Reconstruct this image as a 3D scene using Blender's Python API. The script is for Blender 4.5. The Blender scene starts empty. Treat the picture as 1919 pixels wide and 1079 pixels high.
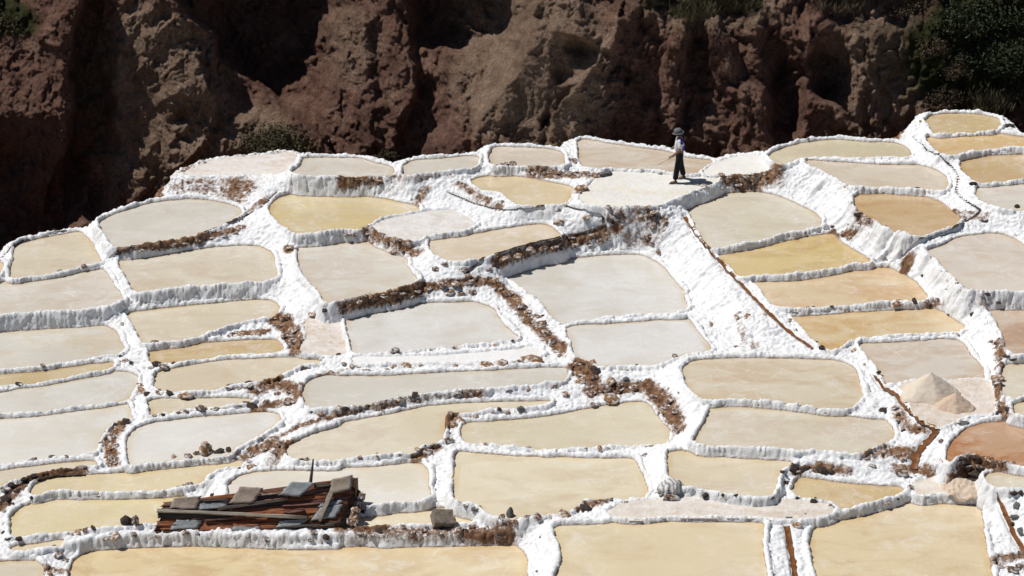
import bpy, bmesh, math, random
import numpy as np
from mathutils import Vector, Matrix

# ---------------------------------------------------------------- camera, sky, sun, exposure
scene = bpy.context.scene
PITCH = math.radians(25); FPX = 4531.; CAM = (0., -69., 28.7)      # metres; FPX = focal length in photo pixels
cam_d = bpy.data.cameras.new('camera'); cam = bpy.data.objects.new('camera', cam_d)
scene.collection.objects.link(cam)
cam.location = CAM; cam.rotation_euler = (math.radians(90) - PITCH, 0, 0)
cam_d.sensor_width = 36; cam_d.lens = FPX / 1919 * 36; cam_d.clip_start = .5; cam_d.clip_end = 2000
scene.camera = cam
SUN_EL, SUN_AZ = math.radians(60), math.radians(-80)               # azimuth from +Y towards +X: the sun stands to the left, a little behind the terraces
world = bpy.data.worlds.new('World'); scene.world = world; world.use_nodes = True
wn = world.node_tree; bg = wn.nodes['Background']; sky = wn.nodes.new('ShaderNodeTexSky')
sky.sky_type = 'NISHITA'; sky.sun_disc = False; sky.sun_elevation = SUN_EL; sky.sun_rotation = SUN_AZ
sky.altitude = 3200
wn.links.new(sky.outputs[0], bg.inputs[0]); bg.inputs[1].default_value = .05
sun_d = bpy.data.lights.new('sun', 'SUN'); sun_d.energy = 3.9; sun_d.angle = math.radians(.5); sun_d.color = (1, .975, .935)
sun = bpy.data.objects.new('sun', sun_d); scene.collection.objects.link(sun)
_sd = Vector((math.sin(SUN_AZ) * math.cos(SUN_EL), math.cos(SUN_AZ) * math.cos(SUN_EL), math.sin(SUN_EL)))
sun.rotation_euler = _sd.to_track_quat('Z', 'Y').to_euler(); sun.location = (-30, 5, 40)
vs = scene.view_settings; vs.view_transform = 'Standard'; vs.look = 'None'; vs.gamma = 1; vs.exposure = 0.10; vs.use_curve_mapping = False
random.seed(7); RNG = np.random.default_rng(7)
COL = scene.collection

# ---------------------------------------------------------------- helpers
def mesh_np(name, V, F, smooth=True):
    """mesh from vertex array and an (n,3) or (n,4) face array"""
    me = bpy.data.meshes.new(name); V = np.asarray(V, np.float32); F = np.asarray(F, np.int32); k = F.shape[1]
    me.vertices.add(len(V)); me.vertices.foreach_set('co', V.ravel())
    me.loops.add(F.size); me.loops.foreach_set('vertex_index', F.ravel())
    me.polygons.add(len(F)); me.polygons.foreach_set('loop_start', np.arange(len(F), dtype=np.int32) * k)
    me.update(calc_edges=True)
    if smooth: me.polygons.foreach_set('use_smooth', np.ones(len(F), bool))
    return me
def attr(me, name, vals):
    a = me.attributes.new(name, 'FLOAT', 'POINT'); a.data.foreach_set('value', np.asarray(vals, np.float32))
def obj(name, me, mat=None, parent=None, loc=(0, 0, 0)):
    o = bpy.data.objects.new(name, me); COL.objects.link(o); o.location = loc
    if mat is not None and not me.materials: me.materials.append(mat)
    if parent is not None: o.parent = parent
    return o
def empty(name, loc):
    o = bpy.data.objects.new(name, None); COL.objects.link(o); o.location = loc; o.empty_display_size = .2
    return o
def tag(o, label, cat, group=None):
    o['label'] = label; o['category'] = cat
    if group: o['group'] = group
    return o
def bm_mesh(name, bm, smooth=False):
    me = bpy.data.meshes.new(name); bm.to_mesh(me); bm.free()
    if smooth: me.polygons.foreach_set('use_smooth', np.ones(len(me.polygons), bool))
    return me
_T = RNG.random((64, 64, 64)).astype(np.float32)
def vnoise(x, y, z=0.):
    x, y, z = np.broadcast_arrays(np.asarray(x, np.float32), np.asarray(y, np.float32), np.asarray(z, np.float32))
    xi = np.floor(x).astype(np.int32); yi = np.floor(y).astype(np.int32); zi = np.floor(z).astype(np.int32)
    fx = x - xi; fy = y - yi; fz = z - zi
    fx = fx * fx * (3 - 2 * fx); fy = fy * fy * (3 - 2 * fy); fz = fz * fz * (3 - 2 * fz)
    x0, x1, y0, y1, z0, z1 = xi & 63, (xi + 1) & 63, yi & 63, (yi + 1) & 63, zi & 63, (zi + 1) & 63
    a = _T[x0, y0, z0] * (1 - fx) + _T[x1, y0, z0] * fx; b = _T[x0, y1, z0] * (1 - fx) + _T[x1, y1, z0] * fx
    c = _T[x0, y0, z1] * (1 - fx) + _T[x1, y0, z1] * fx; d = _T[x0, y1, z1] * (1 - fx) + _T[x1, y1, z1] * fx
    return ((a * (1 - fy) + b * fy) * (1 - fz) + (c * (1 - fy) + d * fy) * fz) * 2 - 1
def fbm(x, y, z=0., octs=4, gain=.5):
    s = 0.; a = 1.; f = 1.; n = 0.
    for i in range(octs):
        s = s + a * vnoise(x * f + 17.3 * i, y * f + 5.1 * i, np.asarray(z) * f + 9.7 * i); n += a; a *= gain; f *= 2.03
    return s / n
def sstep(a, b, x):
    t = np.clip((x - a) / (b - a), 0, 1); return t * t * (3 - 2 * t)

# ---------------------------------------------------------------- materials
class NT:
    def __init__(s, name):
        s.m = bpy.data.materials.new(name); s.m.use_nodes = True; s.t = s.m.node_tree; s.b = s.t.nodes['Principled BSDF']
    def n(s, typ, **kw):
        nd = s.t.nodes.new(typ)
        for k, v in kw.items():
            if k.startswith('i_'):
                key = k[2:]; nd.inputs[int(key) if key.isdigit() else key.replace('_', ' ')].default_value = v
            else: setattr(nd, k, v)
        return nd
    def l(s, a, b): s.t.links.new(a, b)
    def coord(s): return s.n('ShaderNodeTexCoord').outputs['Object']
    def pos(s): return s.n('ShaderNodeNewGeometry').outputs['Position']
    def noise(s, vec, scale, detail=4, rough=.55, dist=0.):
        nd = s.n('ShaderNodeTexNoise', i_Scale=scale, i_Detail=detail, i_Roughness=rough, i_Distortion=dist); s.l(vec, nd.inputs['Vector']); return nd.outputs['Fac']
    def ramp(s, fac, stops):
        nd = s.n('ShaderNodeValToRGB'); e = nd.color_ramp.elements
        while len(e) < len(stops): e.new(.5)
        for el, (p, c) in zip(e, stops):
            el.position = p; el.color = (*c, 1) if not np.isscalar(c) else (c, c, c, 1)
        s.l(fac, nd.inputs[0]); return nd.outputs[0]
    def mix(s, fac, a, b, mode='MIX'):
        nd = s.n('ShaderNodeMix', data_type='RGBA', blend_type=mode)
        for inp, v in ((0, fac), (6, a), (7, b)):
            if hasattr(v, 'type') and hasattr(v, 'node'): s.l(v, nd.inputs[inp])
            else: nd.inputs[inp].default_value = v if np.isscalar(v) else (*v, 1)
        return nd.outputs[2]
    def math(s, op, a, b=0.):
        nd = s.n('ShaderNodeMath', operation=op)
        for i, v in enumerate((a, b)):
            if hasattr(v, 'node'): s.l(v, nd.inputs[i])
            else: nd.inputs[i].default_value = v
        return nd.outputs[0]
    def attr(s, name): return s.n('ShaderNodeAttribute', attribute_name=name).outputs['Fac']
    def bump(s, h, strength, dist):
        nd = s.n('ShaderNodeBump', i_Strength=strength, i_Distance=dist); s.l(h, nd.inputs['Height']); s.l(nd.outputs[0], s.b.inputs['Normal']); return nd
    def out(s, col, rough=.9, spec=.2):
        if hasattr(col, 'node'): s.l(col, s.b.inputs['Base Color'])
        else: s.b.inputs['Base Color'].default_value = (*col, 1)
        if hasattr(rough, 'node'): s.l(rough, s.b.inputs['Roughness'])
        else: s.b.inputs['Roughness'].default_value = rough
        s.b.inputs['Specular IOR Level'].default_value = spec; return s.m
def mat_bank():
    t = NT('salt crust with earth'); p = t.pos()
    d = t.attr('dirt'); n1 = t.noise(p, 9, 5, .65); n2 = t.noise(p, 3.2, 4); n3 = t.noise(p, 40, 3)
    salt = t.ramp(n2, [(.25, (.83, .825, .815)), (.5, (.88, .88, .88)), (.8, (.90, .90, .90))])
    f = t.math('ADD', d, t.math('MULTIPLY', t.math('SUBTRACT', t.noise(p, 3.6, 6, .7, .6), .5), 1.1))
    f = t.math('ADD', f, t.math('MULTIPLY', t.math('SUBTRACT', n1, .5), .7))
    f = t.math('ADD', f, t.math('MULTIPLY', t.math('SUBTRACT', n3, .5), .5))
    fac = t.ramp(f, [(.42, 0.), (.66, 1.)])
    earth = t.ramp(t.noise(p, 5, 7, .78), [(.30, (.035, .016, .010)), (.42, (.13, .062, .034)), (.54, (.25, .135, .070)), (.66, (.46, .34, .24)), (.80, (.72, .66, .60))])
    tint = t.ramp(t.attr('wet_shade'), [(.1, (1, 1, 1)), (1., (.34, .22, .13))])  # waterline band: some wet brown, mostly shade of the undercut put into the colour
    salt = t.mix(t.ramp(t.noise(p, 1.3, 5, .7), [(.52, 0.), (.75, .30)]), salt, (.66, .60, .54))
    md = t.n('ShaderNodeMapping'); md.inputs['Scale'].default_value = (1, 1, .22); t.l(p, md.inputs[0])
    salt = t.mix(t.ramp(t.noise(md.outputs[0], 7, 5, .7), [(.54, 0.), (.72, .42)]), salt, (.56, .49, .43))
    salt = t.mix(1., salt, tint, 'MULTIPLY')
    col = t.mix(fac, salt, earth)
    h = t.math('ADD', t.noise(p, 22, 5, .7), t.math('MULTIPLY', t.noise(p, 75, 3), .4))
    t.bump(h, .75, .045)
    return t.out(col, .85, .25)
def mat_water(name, c1, c2, amt, dry=False):
    sat = c1[0] - c1[2]; k = .26 if sat < .32 else .12; tgt = (.84, .805, .735) if sat < .14 else (.86, .79, .66)
    if not dry: c1 = tuple(a * (1 - k) + b * k for a, b in zip(c1, tgt))
    t = NT(name); p = t.pos(); off = random.uniform(-40, 40)
    mp = t.n('ShaderNodeMapping'); mp.inputs['Location'].default_value = (off, off * .7, 0); t.l(p, mp.inputs[0]); p2 = mp.outputs[0]
    ms = t.n('ShaderNodeMapping'); ms.inputs['Location'].default_value = (off, 3, 0); ms.inputs['Scale'].default_value = (.7, 1.5, 1); ms.inputs['Rotation'].default_value = (0, 0, .25); t.l(p, ms.inputs[0]); ps = ms.outputs[0]
    big = t.noise(p2, .45, 3, .5, .4); mid = t.noise(p2, 2.2, 6, .7, 1.); streak = t.noise(ps, .8, 6, .62, .9); fine = t.noise(ps, 3.2, 3, .5, .3)
    grain = t.noise(p, 16 if not dry else 12, 4, .7)
    # broad drift of tone, stains of settled silt, wisps of floating salt
    col = t.mix(t.ramp(big, [(.30, 0.), (.70, 1.)]), tuple(x * y for x, y in zip(c1, (.92, .89, .84))), tuple(min(.88, x * 1.05) for x in c1))
    col = t.mix(t.math('MULTIPLY', t.ramp(t.math('ADD', t.math('MULTIPLY', big, .5), t.math('MULTIPLY', streak, .6)), [(.49, 0.), (.61, 1.)]), min(1., amt * 1.15)), col, c2)
    col = t.mix(t.math('MULTIPLY', t.math('MULTIPLY', t.ramp(streak, [(.48, 0.), (.62, 1.)]), t.ramp(fine, [(.34, .15), (.60, 1.)])), .20 + .34 * amt), col, tuple(x * y for x, y in zip(c2, (.86, .74, .60))) if c2[2] < .6 else tuple(x * y for x, y in zip(c1, (.93, .85, .76))))
    col = t.mix(t.math('MULTIPLY', t.math('MULTIPLY', t.ramp(mid, [(.47, 0.), (.64, 1.)]), t.ramp(big, [(.40, 0.), (.60, 1.)])), .34), col, (.80, .79, .77))
    if not dry:                                                     # shallower, paler water towards one side
        gd = t.n('ShaderNodeVectorMath', operation='DOT_PRODUCT'); an = random.uniform(0, 6.28); gd.inputs[1].default_value = (.16 * math.cos(an), .16 * math.sin(an), 0); t.l(t.coord(), gd.inputs[0])
        col = t.mix(t.ramp(t.math('ADD', t.math('ADD', gd.outputs['Value'], .35), t.math('MULTIPLY', big, .3)), [(.35, 0.), (.95, .30)]), col, tuple(min(.86, x * .5 + .5 * y) for x, y in zip(c1, (.92, .86, .76))))
    e = t.ramp(t.math('ADD', t.attr('edge'), t.math('MULTIPLY', t.math('SUBTRACT', mid, .5), 1.1)), [(.35, 0.), (1., 1.)])
    e = t.math('MULTIPLY', e, t.ramp(t.noise(p2, .8, 3), [(.38, .1), (.65, 1.)]))
    col = t.mix(t.math('MULTIPLY', e, .8 if not dry else .15), col, (c1[0] * .85, c1[1] * .68, c1[2] * .42))
    if dry:
        col = t.mix(t.ramp(t.noise(p, 5, 5, .7), [(.4, 0.), (.7, .6)]), col, (.83, .82, .81))
        t.bump(t.math('ADD', grain, fine), .8, .04); return t.out(col, .9, .15)
    col = t.mix(t.ramp(t.noise(p, 26, 3, .6), [(.40, .16), (.60, 0.)]), col, tuple(x * .72 for x in c1)); col = t.mix(t.ramp(grain, [(.45, 0.), (.75, .16)]), col, (.80, .77, .70))
    t.bump(grain, .2, .010)
    return t.out(col, t.ramp(mid, [(.35, .06), (.65, .34)]), .5)
def mat_rock(name, stops, sc=7., rough=.9, salt=False):
    t = NT(name); p = t.coord(); col = t.ramp(t.noise(p, sc, 5, .65), stops)
    w = t.noise(p, sc * 1.7, 4, .6); geo = t.n('ShaderNodeNewGeometry'); sp = t.n('ShaderNodeSeparateXYZ'); t.l(geo.outputs['Normal'], sp.inputs[0])
    if salt: col = t.mix(t.ramp(t.noise(p, 2.6, 5, .7), [(.47, 0.), (.60, .95)]), col, (.80, .79, .77))
    t.bump(t.noise(p, sc * 5, 4, .7), .7, .03); return t.out(col, rough, .2)
M_BANK = mat_bank()
M_ROCK = [mat_rock('brown stone', [(.3, (.06, .028, .016)), (.55, (.17, .085, .045)), (.8, (.30, .19, .11))], salt=True),
          mat_rock('dark stone', [(.3, (.025, .018, .015)), (.55, (.07, .05, .042)), (.8, (.16, .125, .105))]),
          mat_rock('ochre stone', [(.3, (.13, .055, .018)), (.55, (.30, .15, .055)), (.8, (.42, .28, .15))], salt=True),
          mat_rock('grey stone', [(.3, (.07, .068, .066)), (.55, (.16, .155, .15)), (.8, (.27, .26, .25))])]
# ---------------------------------------------------------------- layout of the terraces
# viewing rays of the real camera, used to turn measured outlines into plan outlines on level water
SX0 = {'A1': (0, 0), 'A2': (640, 0), 'A3': (1280, 0), 'B1': (0, 360), 'B2': (640, 360), 'B3': (1280, 360),
       'C1': (0, 719), 'C2': (640, 719), 'C3': (1280, 719)}
def px(*segs):
    out = []
    for reg, pts in segs:
        ox, oy = SX0[reg]
        out += [(ox + x * .3337, oy + y * .3337) for x, y in pts]
    return out
_cp, _sp = math.cos(PITCH), math.sin(PITCH)
def ray(u, v):
    a = (np.asarray(u, float) - 959.5) / FPX; b = (539.5 - np.asarray(v, float)) / FPX
    d = np.stack([a, _cp + b * _sp, -_sp + b * _cp], -1)
    return d / np.linalg.norm(d, axis=-1, keepdims=True)
def unproj(u, v, z):
    d = ray(u, v); t = (z - CAM[2]) / d[..., 2]
    return np.array(CAM) + d * t[..., None]
def proj(P):
    P = np.asarray(P, float) - np.array(CAM)
    f = P[..., 1] * _cp - P[..., 2] * _sp; up = P[..., 1] * _sp + P[..., 2] * _cp
    return np.stack([959.5 + FPX * P[..., 0] / f, 539.5 - FPX * up / f], -1)

# key: (outline, kind, base colour, stain colour, stain amount, bund height, label)
MILK = (.60, .57, .50); GREY = (.57, .54, .48); CREAM = (.60, .50, .34); SAND = (.58, .44, .27)
AMBER = (.52, .37, .14); TAN = (.52, .34, .16); PINK = (.56, .49, .42); WHITE = (.74, .73, .71)
RUST = (.40, .20, .08); OCHRE = (.52, .33, .12); BLUSH = (.56, .455, .35); FROST = (.74, .74, .73)
PONDS = {}
def P(key, segs, col, col2, amt, label, kind='water', hb=.085):
    PONDS[key] = dict(px=px(*segs), col=col, col2=col2, amt=amt, label=label, kind=kind, hb=hb)

P('T1', [('A1', [(1640, 967), (1680, 935), (1708, 890), (1800, 886), (1918, 886)]), ('A2', [(120, 893), (200, 918), (285, 942), (298, 975), (150, 983), (0, 985)])],
  GREY, BLUSH, .3, 'small grey salt pond at the left end of the back row beneath the cliff bush')
P('T2', [('A2', [(345, 975), (355, 930), (375, 910), (560, 890), (735, 876), (770, 885), (760, 925), (640, 945), (480, 968)])],
  GREY, BLUSH, .3, 'narrow grey salt pond second from the left in the back row')
P('T3', [('A2', [(835, 915), (835, 865), (850, 830), (1000, 828), (1180, 838), (1230, 850), (1250, 870), (1255, 920), (1150, 930), (1020, 922), (850, 925)])],
  PINK, BLUSH, .3, 'small pale salt pond third from the left in the back row')
P('T4', [('A2', [(1350, 925), (1330, 850), (1322, 800), (1345, 783), (1500, 805), (1700, 833), (1860, 858)]), ('A3', [(0, 882), (165, 908), (160, 935), (100, 965), (0, 972)]), ('A2', [(1780, 952), (1600, 942), (1420, 938)])],
  PINK, (.54, .40, .27), .7, 'pinkish salt pond directly behind the standing worker')
P('T5', [('A3', [(480, 875), (510, 855), (600, 820), (700, 798), (835, 785), (1000, 795), (1200, 805), (1240, 820), (1280, 870), (1150, 875), (900, 880), (640, 885), (600, 905), (540, 928), (510, 905)])],
  (.52, .46, .30), CREAM, .3, 'long olive cream salt pond at the foot of the red cliff')
P('T6', [('A3', [(690, 905), (850, 908), (1100, 925), (1330, 930), (1430, 960), (1480, 1000), (1490, 1040), (1470, 1060), (1350, 1058), (1150, 1045), (950, 1040), (880, 1000), (780, 950), (700, 925)])],
  (.60, .53, .43), BLUSH, .4, 'pale beige salt pond above the tall white salt slope')
P('T7', [('A3', [(1350, 680), (1380, 655), (1460, 640), (1580, 638), (1700, 648), (1770, 670), (1785, 700), (1760, 725), (1680, 733), (1550, 738), (1410, 742), (1380, 700)])],
  AMBER, SAND, .4, 'small oval amber salt pond at the very top beside the dark bushes')
P('T8', [('A3', [(1365, 775), (1450, 765), (1600, 752), (1720, 745), (1915, 770), (2050, 790), (2050, 850), (1915, 822), (1850, 822), (1700, 830), (1600, 845), (1510, 868), (1450, 860), (1400, 820)])],
  SAND, (.62, .38, .09), .7, 'tapering amber salt pond just below the topmost oval pond')
P('T9', [('A3', [(1560, 895), (1600, 880), (1750, 850), (1880, 845), (1915, 865), (2000, 900), (2000, 985), (1915, 1000), (1800, 1012), (1660, 1020), (1600, 980), (1560, 940)])],
  (.50, .33, .13), SAND, .5, 'deep amber salt pond cut by the right frame edge below the tapering one')
P('T10', [('A3', [(1650, 1055), (1790, 1035), (1915, 1022), (2050, 1010)]), ('B3', [(2050, 90), (1915, 92), (1850, 95), (1790, 88), (1720, 58), (1650, 20)])],
  MILK, BLUSH, .3, 'milky salt pond at the right frame edge under the deep amber pond')
P('W4', [('A1', [(1040, 975), (1200, 905), (1500, 872), (1640, 862), (1670, 880), (1620, 955), (1400, 980), (1200, 982)])],
  (.72, .67, .64), BLUSH, .6, 'dry pinkish salt flat at the left end of the back row', 'dry', .0)
P('U1', [('B1', [(555, 175), (600, 145), (800, 75), (1000, 42), (1130, 42), (1250, 60), (1340, 95), (1360, 115), (1300, 150), (1150, 215), (1000, 255), (850, 280), (690, 300), (645, 295), (600, 245), (565, 205)])],
  GREY, MILK, .4, 'large milky grey oval salt pond by the left terrace edge')
P('U2', [('B1', [(1515, 100), (1540, 50), (1600, 20), (1700, 8), (1918, 15)]), ('B2', [(0, 15), (150, 25), (300, 50), (430, 88), (430, 105), (300, 125), (150, 175), (100, 200), (0, 205)]), ('B1', [(1750, 225), (1660, 225), (1600, 185), (1550, 150)])],
  (.56, .44, .19), CREAM, .5, 'large straw yellow oval salt pond left of centre')
P('U3', [('B2', [(180, 190), (220, 165), (400, 125), (560, 105), (640, 110), (720, 150), (760, 175), (700, 205), (560, 225), (460, 240), (430, 265), (300, 255), (230, 225)])],
  (.70, .68, .66), PINK, .4, 'half dry white salt flat right of the straw yellow pond', 'dry', .06)
P('U4', [('A2', [(725, 1012), (800, 992), (930, 988), (1080, 1002), (1200, 1030), (1300, 1058)]), ('B2', [(1285, 25), (1240, 58), (1100, 65), (990, 55), (920, 15)]), ('A2', [(770, 1045)])],
  (.58, .46, .26), CREAM, .4, 'cream yellow salt pond left of the worker, below the back row')
P('U5', [('A2', [(1390, 1040), (1450, 985), (1600, 950), (1800, 962)]), ('A3', [(0, 985), (120, 985), (200, 1000), (120, 1040), (50, 1065)]), ('B2', [(1918, 10), (1800, 60), (1600, 78), (1480, 75), (1380, 65), (1340, 40)])],
  (.76, .74, .70), (.74, .70, .56), .5, 'dry white salt flat on which the worker stands', 'dry', .03)
P('U6', [('A3', [(110, 970), (180, 920), (300, 880), (430, 875), (490, 900), (530, 935), (400, 965), (250, 975)])],
  (.76, .73, .66), WHITE, .4, 'dry white salt flat just right of the worker', 'dry', .02)
P('U7', [('B2', [(490, 300), (500, 275), (640, 250), (900, 210), (1080, 182), (1150, 185), (1200, 215), (1230, 240), (1100, 265), (950, 310), (800, 355), (680, 378), (600, 378), (530, 355), (505, 320)])],
  (.60, .49, .36), CREAM, .4, 'sandy beige salt pond above the long dark stone wall at centre')
P('U8', [('B1', [(1680, 300), (1720, 285), (1918, 278)]), ('B2', [(0, 275), (120, 272), (180, 300), (260, 345), (370, 378), (370, 420), (410, 470), (420, 490), (330, 530), (150, 565), (0, 600)]), ('B1', [(1830, 605), (1780, 540), (1700, 450), (1675, 380)])],
  MILK, BLUSH, .4, 'milky salt pond directly below the straw yellow oval pond')
P('U9', [('B1', [(665, 390), (800, 365), (1000, 340), (1200, 312), (1380, 300), (1480, 315), (1540, 355), (1545, 410), (1555, 465), (1450, 490), (1200, 510), (1000, 530), (850, 545), (750, 540), (720, 490), (690, 440)])],
  (.60, .55, .44), BLUSH, .35, 'milky beige salt pond directly below the grey oval pond')
P('X1', [('B1', [(90, 305), (130, 285), (300, 245), (450, 225), (475, 240), (520, 290), (550, 360), (570, 385), (440, 412), (300, 445), (170, 465), (55, 475), (60, 430), (80, 380)])],
  (.58, .51, .37), BLUSH, .3, 'small cream salt pond at the far left, left of the grey oval pond')
P('X2', [('B1', [(-150, 440), (-60, 395), (0, 390), (18, 405), (10, 445), (-20, 475), (-150, 490)])],
  CREAM, OCHRE, .3, 'sliver of cream salt pond at the left frame edge, highest there')
P('U10', [('B1', [(35, 500), (200, 482), (400, 460), (580, 435), (610, 480), (650, 540), (690, 600), (650, 625), (500, 645), (300, 655), (100, 672), (0, 680), (-120, 690), (-110, 560)])],
  (.58, .54, .47), BLUSH, .4, 'milky salt pond above the grey crusted wall at the left edge')
P('U11', [('B1', [(710, 690), (800, 668), (1000, 645), (1250, 620), (1450, 605), (1540, 615), (1575, 650), (1560, 680), (1400, 715), (1250, 755), (1050, 820), (900, 835), (805, 840), (780, 800), (740, 735)])],
  (.56, .49, .35), BLUSH, .3, 'cream salt pond narrowing leftward, below the milky beige pond')
P('U12', [('B1', [(0, 785), (150, 775), (400, 765), (590, 752), (640, 775), (680, 830), (700, 880), (600, 910), (400, 945), (200, 975), (0, 990), (-150, 1000), (-150, 800)])],
  (.55, .52, .46), CREAM, .4, 'grey cream salt pond below the grey crusted wall at the left edge')
P('U13', [('B1', [(0, 1022), (200, 1003), (400, 982), (640, 960), (630, 980), (560, 1000), (400, 1025), (250, 1055)]), ('C1', [(0, 5), (-150, 20)]), ('B1', [(-150, 1035)])],
  (.50, .38, .18), CREAM, .4, 'thin amber strip of salt pond at the left edge')
P('U14', [('B1', [(840, 890), (950, 870), (1100, 850), (1300, 835), (1480, 830), (1560, 835), (1590, 880), (1560, 892), (1350, 905), (1200, 920), (1050, 945), (960, 955), (850, 945), (835, 915)])],
  (.54, .42, .22), TAN, .5, 'narrow amber salt pond left of the rust brown rubble bank')
P('U15', [('B1', [(870, 1040), (890, 1015), (1000, 988), (1200, 952), (1500, 932), (1700, 930), (1810, 940), (1800, 958), (1700, 965), (1600, 1010), (1450, 1060)]), ('C1', [(1280, 5), (1150, 32), (1000, 38), (900, 25), (870, 5)])],
  (.58, .50, .37), CREAM, .4, 'cream salt pond just below the narrow amber pond')
P('U16', [('B1', [(1720, 720), (1800, 700), (1905, 688)]), ('B2', [(5, 730), (25, 820), (45, 890), (0, 905)]), ('B1', [(1800, 905), (1680, 885), (1720, 830)])],
  (.70, .64, .60), BLUSH, .6, 'small dry pinkish salt flat right of the rust brown rubble bank', 'dry', .05)
P('U17', [('B2', [(20, 690), (150, 660), (400, 630), (600, 620), (770, 622), (850, 660), (900, 730), (960, 790), (990, 815), (850, 835), (600, 855), (400, 880), (200, 900), (70, 895), (50, 830), (30, 760)])],
  (.56, .535, .49), FROST, .55, 'large frosty grey salt pond below the dark arched stone wall')
P('U18', [('B2', [(905, 460), (1000, 435), (1200, 385), (1400, 362), (1600, 352), (1700, 358), (1790, 410), (1850, 480), (1918, 555)]), ('B3', [(10, 600), (25, 640)]), ('B2', [(1880, 672), (1700, 680), (1450, 705), (1250, 730), (1190, 690), (1130, 620), (1070, 570), (990, 510), (930, 475)])],
  (.56, .535, .49), FROST, .55, 'largest grey salt pond, at the centre left of the steep white salt slope')
P('U19', [('B2', [(1265, 765), (1500, 742), (1750, 722), (1918, 718)]), ('B3', [(25, 712), (70, 770), (130, 840), (165, 880), (80, 892), (0, 905)]), ('B2', [(1850, 930), (1780, 960), (1600, 965), (1440, 965), (1320, 910), (1290, 830)])],
  (.58, .55, .51), FROST, .55, 'grey salt pond at the foot of the steep white salt slope')
P('U20', [('B2', [(60, 935), (300, 925), (550, 918), (800, 900), (1000, 880), (1070, 870), (1130, 905), (1000, 935), (800, 945), (560, 955), (300, 950), (200, 955), (70, 955)])],
  (.80, .79, .78), WHITE, .3, 'thin dry white salt strip below the frosty grey pond', 'dry', .05)
P('V1', [('B1', [(1720, 1075), (1770, 1045), (1830, 1030)]), ('B2', [(0, 1033), (300, 1028), (600, 1010), (900, 1000), (1200, 985), (1265, 990), (1270, 1030), (1240, 1055), (1100, 1066)]), ('C2', [(900, 8), (700, 25), (450, 48), (250, 85), (100, 112), (0, 122)]), ('C1', [(1800, 130), (1750, 130), (1715, 105), (1700, 60)])],
  (.53, .505, .45), MILK, .4, 'long grey salt pond at centre with stones along its upper bank')
P('V2', [('B1', [(200, 1079), (300, 1060), (500, 1030), (640, 1005), (720, 1012), (775, 1040), (770, 1070)]), ('C1', [(745, 40), (725, 75), (600, 98), (400, 122), (200, 152), (0, 160), (-150, 175), (-150, 85), (0, 52), (80, 35)])],
  (.57, .55, .50), MILK, .3, 'milky salt pond at the left edge below the thin amber strip')
P('V3', [('C1', [(0, 200), (200, 185), (400, 160), (600, 130), (720, 120), (735, 150), (740, 190), (680, 200), (600, 240), (560, 310), (530, 370), (440, 395), (400, 402), (250, 412), (150, 425), (0, 450), (-150, 470), (-150, 220)])],
  (.62, .58, .50), FROST, .35, 'large milky white salt pond at the left edge beside the column of brown rocks')
P('V4', [('C1', [(830, 105), (900, 85), (1100, 82), (1350, 80), (1430, 90), (1370, 105), (1250, 120), (1100, 130), (1000, 150), (900, 160), (850, 165), (840, 130)])],
  (.56, .49, .35), CREAM, .3, 'sliver of cream salt pond between two rows of brown rocks')
P('V5', [('C1', [(725, 300), (750, 265), (850, 225), (1000, 200), (1200, 180), (1400, 165), (1500, 160), (1560, 175), (1580, 205), (1530, 240), (1440, 290), (1320, 350), (1290, 385), (1150, 402), (1000, 418), (800, 440), (730, 450), (715, 380)])],
  (.63, .60, .54), FROST, .3, 'milky white salt pond with brown rocks on its lower bank')
P('V6', [('C1', [(1620, 400), (1610, 370), (1660, 330), (1750, 285), (1918, 235)]), ('C2', [(0, 225), (250, 175), (500, 125), (800, 105), (1000, 100), (1180, 98), (1040, 128), (850, 132), (700, 160), (590, 172), (575, 240), (550, 310), (450, 340), (400, 375), (250, 385), (50, 405), (0, 410)]), ('C1', [(1918, 415), (1800, 420), (1700, 420)])],
  (.57, .51, .37), BLUSH, .35, 'long curving cream salt pond below the long grey pond')
P('V7', [('C2', [(680, 230), (800, 215), (1000, 200), (1250, 170), (1450, 130), (1650, 105), (1710, 108), (1760, 160), (1800, 225), (1845, 265), (1840, 310), (1700, 335), (1500, 345), (1300, 355), (1000, 350), (850, 330), (700, 320), (670, 290)])],
  (.54, .49, .35), CREAM, .35, 'olive cream salt pond left of the brown stained bank')
P('V8', [('B3', [(5, 985), (40, 955), (150, 940), (400, 932), (700, 938), (850, 945), (930, 970), (975, 1010), (990, 1075)]), ('C3', [(1000, 20), (1015, 70), (980, 95), (940, 125), (800, 128), (650, 105), (500, 90), (300, 75), (150, 85), (80, 60), (40, 20), (10, -20)])],
  (.56, .49, .36), (.52, .37, .22), .5, 'cream salt pond with rusty stains left of the salt heaps')
P('V9', [('C3', [(60, 320), (90, 270), (130, 200), (150, 140), (200, 112), (350, 105), (500, 115), (700, 150), (900, 180), (1050, 200), (1140, 210), (1170, 240), (1185, 300), (1130, 325), (1060, 350), (1000, 380), (850, 370), (600, 360), (400, 350), (200, 340), (100, 335)])],
  (.55, .50, .38), BLUSH, .4, 'olive cream salt pond directly below the rusty stained pond')
P('V10', [('C2', [(640, 400), (660, 385), (800, 395), (1000, 410), (1250, 415), (1500, 420), (1650, 428), (1675, 480), (1700, 540), (1720, 610), (1700, 630), (1500, 640), (1350, 650), (1280, 710), (1180, 720), (1000, 745), (880, 735), (840, 720), (780, 680), (700, 660), (640, 635), (630, 560), (635, 470)])],
  (.58, .51, .35), CREAM, .4, 'large cream salt pond left of the bundled sack')
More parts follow.
